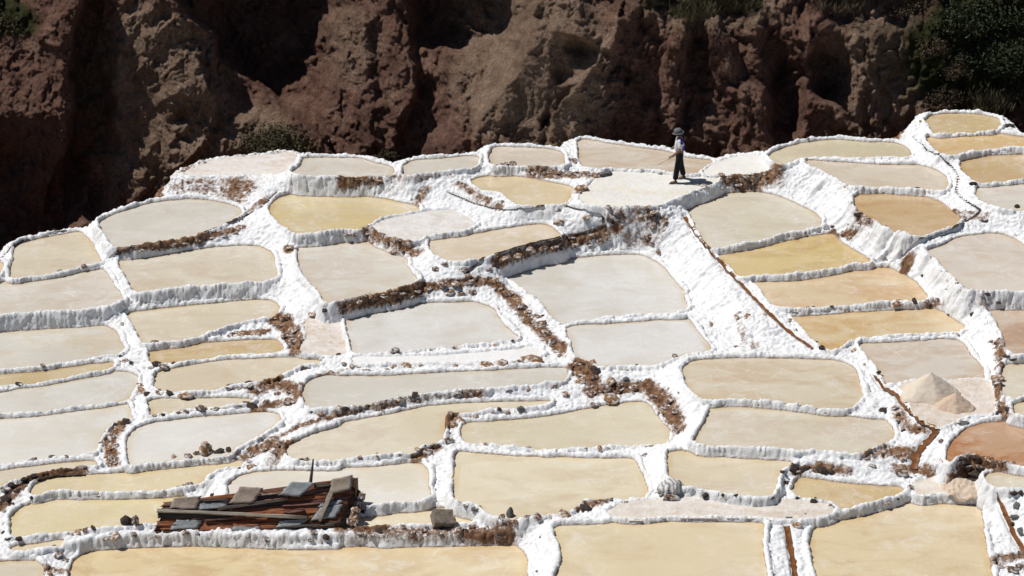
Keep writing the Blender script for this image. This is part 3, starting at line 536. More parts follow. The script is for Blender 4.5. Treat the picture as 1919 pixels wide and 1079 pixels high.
# earth and stone showing through the salt: (polyline in photo pixels, radius in metres, strength)
DIRT = [([(225, 466), (330, 452), (400, 442), (455, 428)], .16, 1.1), ([(640, 575), (750, 550), (830, 532), (915, 528)], .2, 1.1), ([(930, 535), (960, 560), (990, 600), (1050, 652)], .26, 1.0),
        ([(925, 492), (1000, 468), (1100, 446), (1160, 425)], .2, 1.05), ([(1150, 405), (1200, 400), (1240, 410), (1230, 450), (1180, 445)], .35, .85), ([(1085, 690), (1110, 712)], .3, 1.2),
        ([(1100, 735), (1160, 728), (1215, 722)], .22, 1.1), ([(1225, 735), (1255, 765), (1275, 805)], .3, 1.1), ([(520, 595), (545, 620), (560, 655)], .35, 1.2), ([(440, 628), (500, 622)], .18, .9),
        ([(230, 795), (205, 830), (215, 870)], .22, 1.1), ([(480, 735), (520, 715), (560, 735)], .3, .9), ([(450, 860), (490, 840), (540, 830), (510, 870)], .3, .85), ([(1680, 765), (1700, 800), (1725, 805)], .25, 1.0),
        ([(1625, 855), (1660, 845), (1700, 850)], .28, .9), ([(0, 955), (30, 920), (70, 895), (150, 885)], .22, 1.0), ([(640, 990), (760, 995), (860, 995), (950, 1000)], .25, .85), ([(930, 960), (1010, 962), (1090, 950), (1130, 940)], .25, 1.1),
        ([(1360, 335), (1410, 338), (1450, 325)], .35, .85), ([(860, 345), (900, 370), (935, 388)], .25, .9), ([(1000, 325), (1060, 328), (1130, 330)], .3, 1.0), ([(780, 385), (795, 355)], .25, 1.0),
        ([(690, 430), (740, 450), (780, 475)], .3, .75), ([(1385, 590), (1395, 640), (1415, 648)], .2, .85), ([(1690, 520), (1705, 485)], .2, 1.1), ([(1870, 640), (1880, 700), (1870, 740), (1885, 780)], .22, .9),
        ([(300, 345), (380, 350), (460, 352), (440, 372)], .5, .52), ([(930, 303), (965, 302)], .15, 1.2), ([(350, 318), (420, 302), (500, 292), (560, 290)], .5, .55), ([(640, 338), (740, 336), (850, 330)], .2, .75),
        ([(1490, 885), (1540, 875), (1590, 885)], .2, .95), ([(1680, 880), (1740, 885)], .25, .9), ([(1790, 900), (1840, 870), (1870, 880)], .3, 1.0), ([(1860, 1055), (1919, 1040)], .3, 1.0), ([(480, 770), (560, 745)], .22, .8),
        ([(500, 830), (560, 800), (640, 775), (760, 750), (900, 738)], .14, .75), ([(250, 1060), (300, 1040)], .22, .8), ([(80, 1065), (130, 1075)], .2, .9), ([(830, 800), (850, 780)], .22, 1.0), ([(780, 860), (820, 840)], .2, 1.0),
        ([(1690, 400), (1840, 410)], .22, .5), ([(1720, 395), (1855, 405)], .2, .45), ([(1040, 355), (1110, 365)], .2, .9), ([(470, 395), (490, 380)], .2, .6), ([(540, 465), (545, 470)], .18, .9), ([(1500, 945), (1560, 950)], .2, .6),
        ([(1560, 440), (1600, 440)], .18, .8), ([(1690, 590), (1770, 570)], .16, .8), ([(1610, 400), (1680, 430)], .3, .45), ([(1780, 520), (1840, 560)], .3, .4), ([(600, 705), (660, 690)], .15, .7)]
DRT = np.zeros(X.shape, np.float32); DPTS = []
for pts, r, s in DIRT:
    p = np.array(pts, float); seg = []
    for a, b in zip(p[:-1], p[1:]):
        n = max(2, int(np.linalg.norm(b - a) / 8)); seg.append(a + (b - a) * (np.arange(n) / n)[:, None])
    seg = np.vstack(seg + [p[-1:]]); w3 = hit(seg[:, 0], seg[:, 1]); DPTS.append((w3, r, s))
    for q in w3:
        R = r * 2.2; i0 = max(0, int((q[0] - R - GX0) / GS)); i1 = int((q[0] + R - GX0) / GS); j0 = max(0, int((q[1] - R - GY0) / GS)); j1 = int((q[1] + R - GY0) / GS)
        s_ = np.s_[j0:max(j1, j0), i0:max(i1, i0)]
        d3 = np.hypot(np.hypot(X[s_] - q[0], Y[s_] - q[1]), .6 * (HT[s_] - q[2])); DRT[s_] = np.maximum(DRT[s_], s * sstep(r * 1.45, r * .25, d3))
bnoise = fbm(X * .6, Y * .6, 31., 3)
DRT = DRT * .60 + .165 + .32 * bnoise
# the outer slopes that fall to the gully are bare earth
DRT = np.maximum(DRT, 1.2 * np.where(OUT, sstep(.45, 1.0, DM), 0)); DRT = np.where(DM < .0, DRT * .4, DRT)
# lumpy crust: push the relief along its normal
gyy, gxx = np.gradient(HT, GS); nl = np.sqrt(1 + gxx ** 2 + gyy ** 2); nx_, ny_, nz_ = -gxx / nl, -gyy / nl, 1 / nl
need = (DM > -.16) & (DM < 1.5)
lump = np.zeros(X.shape, np.float32); q = need
xx, yy, zz = X[q], Y[q], HT[q]
st = np.clip(1 - nz_[q], 0, 1)
l1 = .038 * fbm(xx * 3.2, yy * 3.2, zz * 3.2, 2) + .042 * (1 - 2 * np.abs(vnoise(xx * 8.5, yy * 8.5, zz * 8.5))) * .8 + .022 * vnoise(xx * 19, yy * 19, zz * 14)
l2 = .03 * (1 - np.abs(fbm(xx * 6, yy * 6, zz * 2.2, 3)) * 2.2) * sstep(-.2, .5, fbm(xx * .9, yy * .9, 44., 2))       # drips where brine ran down the steep faces
l3 = .055 * fbm(xx * 4.5, yy * 4.5, zz * 4.5, 4, .6) + .03 * (.5 - np.abs(vnoise(xx * 13, yy * 13, zz * 13)))
# long runnels down the tall salt slopes, which all face left and down
RUN = [(1265, 440), (1290, 480), (1320, 520), (1350, 560), (1390, 610), (1430, 640), (1520, 330), (1550, 370), (1580, 410), (1620, 430), (1660, 460), (1690, 490), (1740, 520), (1780, 570), (1830, 610)]
rm = np.zeros(xx.shape, np.float32)
for q_ in hit([a_ for a_, _ in RUN], [b_ for _, b_ in RUN]): rm = np.maximum(rm, sstep(.95, .4, np.hypot(xx - q_[0], yy - q_[1])))
dv = hit([1300, 1480], [430, 622]); dv = (dv[1] - dv[0])[:2]; dv /= np.linalg.norm(dv); al = xx * dv[0] + yy * dv[1]; ac = -xx * dv[1] + yy * dv[0]
al = al + .12 * vnoise(xx * 1.5, yy * 1.5, 4.)
l4 = rm * (.10 * (.45 - np.abs(vnoise(al * 4.2, ac * .7, zz * .5)) * 1.3) + .05 * (.4 - np.abs(vnoise(al * 10.5, ac * 1.6, zz * 1.2)) * 1.3))
ea = np.clip(DRT[q] * 2.2 - .75, 0, 1)
rgh = ea * (.06 * fbm(xx * 5.5, yy * 5.5, zz * 5.5, 4, .62) + .035 * (.5 - np.abs(vnoise(xx * 9, yy * 9, zz * 12)) * 2))
lump[q] = (l1 * (1 - .4 * st) + (l2 + l3) * st + l3 * .35 + l4 + rgh) * sstep(-.03, .10, DM[q]) * CALM[q]
VX = X + nx_ * lump; VY = Y + ny_ * lump; VZ = HT + nz_ * lump
WET_SHADE = np.zeros(X.shape, np.float32)  # mask of the waterline band: wet edge plus painted shade under the bunds
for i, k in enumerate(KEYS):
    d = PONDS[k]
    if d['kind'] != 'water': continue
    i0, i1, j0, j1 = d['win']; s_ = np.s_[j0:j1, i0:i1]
    WET_SHADE[s_] = np.maximum(WET_SHADE[s_], sstep(.045, .01, VZ[s_] - d['z']) * (d['sd'] < .09))
cell = need[:-1, :-1] & need[1:, :-1] & need[:-1, 1:] & need[1:, 1:]
cow = OW[:-1, :-1]; vid = np.arange(NX * NY).reshape(NY, NX)
cj, ci_ = np.nonzero(cell); cown = cow[cj, ci_]; order = np.argsort(cown, kind='stable'); cj, ci_, cown = cj[order], ci_[order], cown[order]
PV = np.stack([VX.ravel(), VY.ravel(), VZ.ravel()], -1); DRf, WSf = DRT.ravel(), WET_SHADE.ravel()
ROOT = {}
for i, k in enumerate(KEYS):
    d = PONDS[k]; dry = d['kind'] == 'dry'
    c = np.array([d['c'][0], d['c'][1], d['z']])
    r = ROOT[k] = empty('salt_flat' if dry else 'salt_pond', tuple(c)); d['root'] = r; d['o'] = c
    tag(r, d['label'], 'salt flat' if dry else 'salt pond', 'dry salt flats among the ponds' if dry else 'terraced salt ponds')
    a, b = np.searchsorted(cown, [i, i + 1]); jj, ii = cj[a:b], ci_[a:b]
    if b > a:
        F = np.stack([vid[jj, ii], vid[jj, ii + 1], vid[jj + 1, ii + 1], vid[jj + 1, ii]], -1)
        u, inv = np.unique(F, return_inverse=True); me = mesh_np('salt_bank', PV[u] - c, inv.reshape(F.shape))
        attr(me, 'dirt', DRf[u]); attr(me, 'wet_shade', WSf[u]); obj('salt_bank', me, M_BANK, r)
    # level surface: four relief cells to a side
    i0, i1, j0, j1 = d['win']; sd = d['sd'][::4, ::4]; x = X[j0:j1:4, i0:i1:4]; y = Y[j0:j1:4, i0:i1:4]
    m = sd < .16; cm = m[:-1, :-1] & m[1:, :-1] & m[:-1, 1:] & m[1:, 1:]; jj, ii = np.nonzero(cm)
    v = np.arange(m.size).reshape(m.shape); F = np.stack([v[jj, ii], v[jj, ii + 1], v[jj + 1, ii + 1], v[jj + 1, ii]], -1)
    u, inv = np.unique(F, return_inverse=True)
    zz = (.012 * fbm(x * 4, y * 4, 0., 3)).ravel()[u] + .01 if dry else np.zeros(len(u))
    me = mesh_np('crust' if dry else 'brine', np.stack([x.ravel()[u] - c[0], y.ravel()[u] - c[1], zz], -1), inv.reshape(F.shape))
    attr(me, 'edge', sstep(-.30, .02, sd.ravel()[u]))
    obj('crust' if dry else 'brine', me, mat_water(('dry salt ' if dry else 'brine ') + str(i), d['col'], d['col2'], d['amt'], dry), r)
# channel beds
def mat_channel():
    t = NT('channel silt'); p = t.pos(); col = t.ramp(t.noise(p, 7, 4), [(.3, (.10, .035, .010)), (.7, (.26, .105, .03))]); return t.out(col, .35, .4)
M_CH = mat_channel()
M_CHD = NT('dark channel').out((.05, .032, .022), .6, .3)
for w3, r, lb in CH:
    if lb is None: continue
    p = w3; tn = np.gradient(p[:, :2], axis=0); tn /= np.maximum(1e-6, np.linalg.norm(tn, axis=1, keepdims=True)); nn = np.stack([-tn[:, 1], tn[:, 0]], -1)
    rr = r * (1 + .25 * RNG.normal(0, 1, len(p)))[:, None]; V = []
    zc = bil(VZ, p[:, 0], p[:, 1]); 
    for s in (-1, -.35, .35, 1):
        q = p[:, :2] + nn * rr * s; V.append(np.column_stack([q, zc + .025 + (.02 if abs(s) == 1 else 0)]))
    V = np.stack(V, 1); n = len(p); F = []
    for a in range(n - 1):
        for b in range(3): F.append((a * 4 + b, a * 4 + b + 1, a * 4 + 5 + b, a * 4 + 4 + b))
    c0 = V[n // 2, 1]; o = obj('water_channel', mesh_np('water_channel', V.reshape(-1, 3) - c0, F), M_CH if r > .05 else M_CHD, None, tuple(c0))
    tag(o, lb, 'water channel', 'irrigation channels between the ponds')
# slopes outside the terraces, dropping into the gully
bx = np.arange(-46, 46.1, .5); by = np.arange(-48, 13, .5); BX, BY = np.meshgrid(bx, by)
allp = np.vstack([PONDS[k]['plan'][::3] for k in KEYS]); dm = np.full(BX.shape, 1e9)
for q in allp: dm = np.minimum(dm, (BX - q[0]) ** 2 + (BY - q[1]) ** 2)
ins = np.zeros(BX.shape, bool)
for k in KEYS: ins |= inside(PONDS[k]['plan'], BX, BY)
dm = np.where(ins, 0, np.sqrt(dm)); back = sstep(-3, 1.5, BY)
drop = np.minimum((1.05 * back + .28 * (1 - back)) * np.maximum(0, dm - .35), 9)
HZ = coarse_base(BX, BY) - .62 - drop + .25 * fbm(BX * .5, BY * .5, 3., 3)
HZ = np.where(dm < 1.2, np.minimum(HZ, coarse_base(BX, BY) - 1.3), HZ)
def mat_soil():
    t = NT('bare hillside soil'); p = t.pos(); col = t.ramp(t.noise(p, 1.5, 6, .65), [(.3, (.08, .045, .028)), (.55, (.17, .10, .06)), (.8, (.28, .19, .13))]); t.bump(t.noise(p, 9, 5, .7), .8, .08); return t.out(col, .95, .1)
M_SOIL = mat_soil(); v = np.arange(BX.size).reshape(BX.shape)
F = np.stack([v[:-1, :-1], v[:-1, 1:], v[1:, 1:], v[1:, :-1]], -1).reshape(-1, 4)
o = obj('hillside', mesh_np('hillside', np.stack([BX, BY, HZ], -1).reshape(-1, 3), F), M_SOIL); o['kind'] = 'structure'
gp = np.array([(-900, -500, -16), (900, -500, -16), (900, 1300, -16), (-900, 1300, -16)], float)
o = obj('ground', mesh_np('ground', gp, [(0, 1, 2, 3)]), M_SOIL); o['kind'] = 'structure'
# ---------------------------------------------------------------- the eroded cliff across the gully
def seg_ridge(U, V, pts, amp, wl, wr):
    """spur whose crest follows pts (photo pixels); wl, wr = widths of its left and right flanks"""
    best = np.full(U.shape, 1e9); sgn = np.zeros(U.shape); p = np.array(pts, float)
    for a, b in zip(p[:-1], p[1:]):
        e = b - a; L = e @ e; t = np.clip(((U - a[0]) * e[0] + (V - a[1]) * e[1]) / L, 0, 1)
        dx = U - a[0] - t * e[0]; dy = V - a[1] - t * e[1]; q = dx * dx + dy * dy; m = q < best
        best = np.where(m, q, best); sgn = np.where(m, np.where(dx * e[1] - dy * e[0] >= 0, 1, -1), sgn)
    q = np.sqrt(best); side = np.where(sgn > 0, wr, wl); x = np.clip(q / side, 0, 1)
    return amp * np.where(sgn > 0, (1 - x) ** 1.0 * (1 - .0 * x), (1 - x) ** 1.15)
def blob(U, V, cx, cy, rx, ry, amp, hard=2.):
    q = np.sqrt(((U - cx) / rx) ** 2 + ((V - cy) / ry) ** 2); return amp * sstep(1.25, .45, q)
RIDGES = [([(150, -60), (142, 40), (125, 135), (132, 200), (118, 260)], 2.1, 150, 14),
          ([(190, 290), (165, 330), (150, 420)], .8, 26, 22),
          ([(308, -60), (318, 5), (345, 35), (398, 60), (405, 105), (450, 135), (510, 185), (560, 222), (600, 262)], 2.8, 240, 14),
          ([(390, 165), (400, 200), (385, 260), (350, 300)], .75, 100, 14),
          ([(772, -60), (770, 60), (776, 130), (760, 200), (735, 270)], .9, 190, 16),
          ([(655, -60), (680, 60), (690, 160), (700, 260)], .5, 60, 22),
          ([(1015, -60), (1000, 60), (960, 150), (900, 230), (850, 280)], 1.9, 60, 280),
          ([(1165, 35), (1150, 92), (1090, 70)], .7, 60, 14),
          ([(1215, -60), (1190, 20), (1135, 95), (1090, 150)], .9, 40, 190),
          ([(1290, 60), (1275, 140), (1262, 215)], .75, 90, 15),
          ([(1365, 90), (1385, 150), (1428, 180), (1436, 245), (1450, 290)], 1.1, 110, 15),
          ([(1512, 80), (1506, 130), (1515, 175), (1560, 205), (1590, 240)], .95, 60, 14),
          ([(1430, 60), (1415, 100), (1425, 130)], .6, 40, 14),
          ([(1640, 60), (1630, 140), (1600, 200)], .5, 60, 40)]
BLOBS = [(505, 65, 130, 160, -2.6), (640, -10, 60, 40, -.6), (875, 15, 125, 100, -2.0), (168, 220, 50, 220, -1.6), (60, 360, 130, 140, -2.0), (1475, 170, 42, 95, -1.3), (1552, 135, 40, 55, -1.1), (1640, 20, 110, 40, -.6), (1310, 100, 26, 50, -.5),
         (1100, 86, 50, 16, -.3), (1085, 40, 60, 40, .5), (365, 225, 48, 60, -.55), (330, 190, 40, 30, .3), (1055, 142, 22, 16, -.3), (1170, 130, 26, 25, -.3), (1220, 150, 30, 50, -.4),
         (1020, 240, 12, 30, -.5), (1400, 60, 34, 28, .45), (1530, 60, 36, 36, .5), (1480, 105, 24, 26, .4), (1420, 200, 40, 40, .3), (1300, 240, 60, 40, .35), (800, 170, 24, 30, -.35), (910, 150, 16, 30, -.3)]
def stones(x, z, rad, seed):
    xi = np.floor(x).astype(int); zi = np.floor(z).astype(int); out = np.zeros(x.shape)
    for i in (-1, 0, 1):
        for j in (-1, 0, 1):
            a, b = (xi + i) & 63, (zi + j) & 63; r = rad * (_T[a, b, seed + 20] ** 2.5) * 1.5
            d = np.maximum(np.abs(x - xi - i - _T[a, b, seed]) * 1.05, np.abs(z - zi - j - _T[a, b, seed + 1]) * 1.1) * .55 + np.hypot(x - xi - i - _T[a, b, seed], z - zi - j - _T[a, b, seed + 1]) * .5
            out = np.maximum(out, np.where(r > .12, np.sqrt(np.clip(1 - d / np.maximum(r, 1e-3), 0, 1)) * r / rad * .8, 0))
    return out
def cliff_disp(U, V, PX, PZ):
    D = np.zeros(U.shape)
    wu = U + 14 * fbm(PX * .9, PZ * .9, 1., 3) + 6 * fbm(PX * 3, PZ * 3, 1., 2); wv = V + 14 * fbm(PX * .9, PZ * .9, 5., 3) + 5 * fbm(PX * 3, PZ * 3, 8., 2)
    for r in RIDGES: D = D + seg_ridge(wu, wv, *r)
    for b in BLOBS: D = D + blob(wu, wv, *b)
    smooth = np.clip(blob(U, V, 1010, 140, 130, 120, 1) + blob(U, V, 250, 220, 70, 110, .8) + blob(U, V, 480, 240, 60, 40, .7) + blob(U, V, 1150, 60, 60, 60, .5), 0, .8)
    rg = 1 - smooth
    wx = PX + .5 * fbm(PX * .8, PZ * .8, 12., 3) + .08 * fbm(PX * 5, PZ * 5, 2., 3); wz = PZ + .5 * fbm(PX * .8, PZ * .8, 15., 3) + .08 * fbm(PX * 5, PZ * 5, 22., 3)
    D = D + rg * .42 * fbm(wx * .55 + wz * .25, wz * .45, 2., 3, .5)
    D = D + rg * (.24 + .16 * sstep(1150, 1300, U)) * (.45 - np.abs(fbm(wx * 1.2, wz * .36, 9., 4, .6)) * 1.9)                                 # rills running down the face
    D = D + (.4 + .6 * rg) * (.30 * fbm(wx * 1.9, wz * 1.7, 4., 7, .72) + .14 * (.4 - np.abs(fbm(wx * 3.6, wz * 2.2, 19., 4, .65)) * 1.7))
    for f, rad, am, sd in ((1.3, .40, .42, 3), (2.8, .42, .22, 5), (6., .45, .10, 8), (12.5, .45, .05, 11)):       # stones standing out of the conglomerate
        D = D + (.30 + .70 * rg) * am * stones(wx * f, wz * f, rad, sd)
    D = D + .025 * fbm(PX * 15, PZ * 15, 3., 2)
    return D
SL = math.radians(57)
def foot(x): return 6.6 + 3.6 * sstep(2., -9., np.asarray(x, float)) + 1.2 * sstep(8, 18, np.asarray(x, float))
cxs = np.concatenate([np.arange(-46, -20.5, .5), np.arange(-20.5, 20.5, .048), np.arange(20.5, 46.2, .5)])
czs = np.concatenate([np.arange(-15.5, -7.5, .5), np.arange(-7.5, 3.2, .036), 3.2 + np.cumsum(np.linspace(.05, 1.2, 24))])
CX, CZ = np.meshgrid(cxs, czs); CY = foot(CX) + CZ / math.tan(SL) * 1.0
def cliff_point(P0):
    uv = proj(P0); D = cliff_disp(uv[..., 0], uv[..., 1], P0[..., 0], P0[..., 2]); v = np.array(CAM) - P0; v /= np.linalg.norm(v, axis=-1, keepdims=True)
    return P0 + v * D[..., None], uv
CP0 = np.stack([CX, CY, CZ], -1); CPT, CUV = cliff_point(CP0)
def cliff_hit(u, v):
    d = ray(u, v); o = np.array(CAM); t = 76.
    for _ in range(60):
        p = o + d * t; f = foot(p[0]) + p[2] / math.tan(SL) - p[1]; t += f / (d[1] - d[2] / math.tan(SL))
    p = o + d * t; return cliff_point(p[None])[0][0]
U_, V_ = CUV[..., 0], CUV[..., 1]; wn_ = 22 * fbm(CX * .8, CZ * .8, 77., 3)
TONE = np.clip(blob(U_ + wn_, V_, 1000, 130, 170, 190, 1.) + blob(U_ + wn_, V_, 290, 190, 160, 210, 1.) + blob(U_ + wn_, V_, 660, 80, 70, 90, .5) + blob(U_, V_ + wn_, 480, 260, 110, 60, .8) + blob(U_, V_, 1330, 10, 160, 60, .9) + blob(U_, V_, 1660, 120, 130, 150, .75), 0, 1)
VEG = np.clip(blob(U_ + wn_, V_, 1840, 80, 130, 160, 1.) + blob(U_ + wn_, V_ + wn_, 20, 35, 60, 45, .9) + .6 * blob(U_ + wn_, V_, 1300, 0, 150, 45, 1.) + .45 * blob(U_, V_ + wn_, 1690, 120, 110, 130, 1.), 0, 1)
def mat_cliff():
    t = NT('eroded red conglomerate'); p = t.pos(); tone = t.attr('tone'); veg = t.attr('veg')
    n1 = t.noise(p, 1.1, 6, .65, .5); n2 = t.noise(p, 6, 5, .7)
    red = t.ramp(n1, [(.3, (.088, .045, .032)), (.5, (.17, .092, .066)), (.72, (.26, .162, .118))])
    gry = t.ramp(n1, [(.3, (.145, .094, .064)), (.5, (.245, .166, .115)), (.72, (.335, .24, .175))])
    col = t.mix(t.ramp(t.math('ADD', tone, t.math('MULTIPLY', t.math('SUBTRACT', n2, .5), .9)), [(.15, 0.0), (.7, 1.)]), red, gry)
    col = t.mix(t.ramp(n2, [(.35, .35), (.6, 0.)]), col, (.06, .035, .026))
    col = t.mix(1., col, t.ramp(t.noise(p, 15, 7, .8), [(.30, .35), (.5, 1.), (.68, 1.75)]), 'MULTIPLY')
    vo = t.n('ShaderNodeTexVoronoi', i_Scale=9.); t.l(p, vo.inputs['Vector'])
    peb = t.ramp(vo.outputs['Distance'], [(.10, 1.), (.17, 0.)]); sel = t.ramp(t.noise(p, 3.1, 2), [(.50, 0.), (.62, .8)])
    col = t.mix(t.math('MULTIPLY', peb, sel), col, (.40, .34, .30))
    vf = t.ramp(t.math('ADD', veg, t.math('MULTIPLY', t.math('SUBTRACT', n2, .5), 1.1)), [(.35, 0.), (.75, 1.)])
    col = t.mix(vf, col, t.ramp(n2, [(.3, (.02, .022, .008)), (.7, (.06, .06, .022))]))
    t.bump(t.math('ADD', t.noise(p, 9, 7, .75), t.math('MULTIPLY', t.noise(p, 40, 3), .4)), 1., .13)
    return t.out(col, .95, .12)
M_CLIFF = mat_cliff()
v = np.arange(CX.size).reshape(CX.shape); F = np.stack([v[:-1, :-1], v[:-1, 1:], v[1:, 1:], v[1:, :-1]], -1).reshape(-1, 4)
me = mesh_np('cliff', CPT.reshape(-1, 3), F); attr(me, 'tone', TONE.ravel()); attr(me, 'veg', VEG.ravel())
o = obj('cliff', me, M_CLIFF); o['kind'] = 'structure'
# ---------------------------------------------------------------- stones set into the banks (parts of the pond whose bank they sit in)
def rock_mesh(seed, sub=1, box=.0, flat=1.):
    r = random.Random(seed); bm = bmesh.new(); bmesh.ops.create_icosphere(bm, subdivisions=sub, radius=.5); ph = [r.uniform(0, 60) for _ in range(3)]
    cuts = [(Vector((r.gauss(0, 1), r.gauss(0, 1), r.gauss(0, 1))).normalized(), r.uniform(.28, .42)) for _ in range(6)]
    for v in bm.verts:
        n = v.co.normalized(); v.co *= 1 + .34 * float(fbm(np.array([n.x * 1.3 + ph[0]]), np.array([n.y * 1.3 + ph[1]]), n.z * 1.3 + ph[2], 2)[0])
        for c, lim in cuts:
            q = v.co.dot(c)
            if q > lim: v.co -= c * (q - lim)
        v.co.z *= flat
    return bm_mesh('stone', bm, False)
ROCKS = [[rock_mesh(40 + m * 10 + s) for s in range(6)] for m in range(4)]
for m in range(4):
    for me in ROCKS[m]: me.materials.append(M_ROCK[m])
def own(p):
    i = int(np.clip((p[0] - GX0) / GS, 0, NX - 1)); j = int(np.clip((p[1] - GY0) / GS, 0, NY - 1)); return KEYS[OW[j, i]]
def pxm(p): return FPX / np.linalg.norm(np.asarray(p) - np.array(CAM))
TON = {'b': 0, 'd': 1, 'o': 2, 'g': 3}
def stone(p, size, tone, asp=(1.2, .9, .75), sink=.12):
    k = own(p); r = ROOT[k]; o = bpy.data.objects.new('stone', random.choice(ROCKS[TON[tone]])); COL.objects.link(o); o.parent = r
    o.location = Vector(p) - Vector(PONDS[k]['o']) + Vector((0, 0, size * (.5 * asp[2] - sink)))
    o.rotation_euler = (random.uniform(-.3, .3), random.uniform(-.3, .3), random.uniform(0, 6.3)); o.scale = tuple(size * a * random.uniform(.85, 1.15) for a in asp)
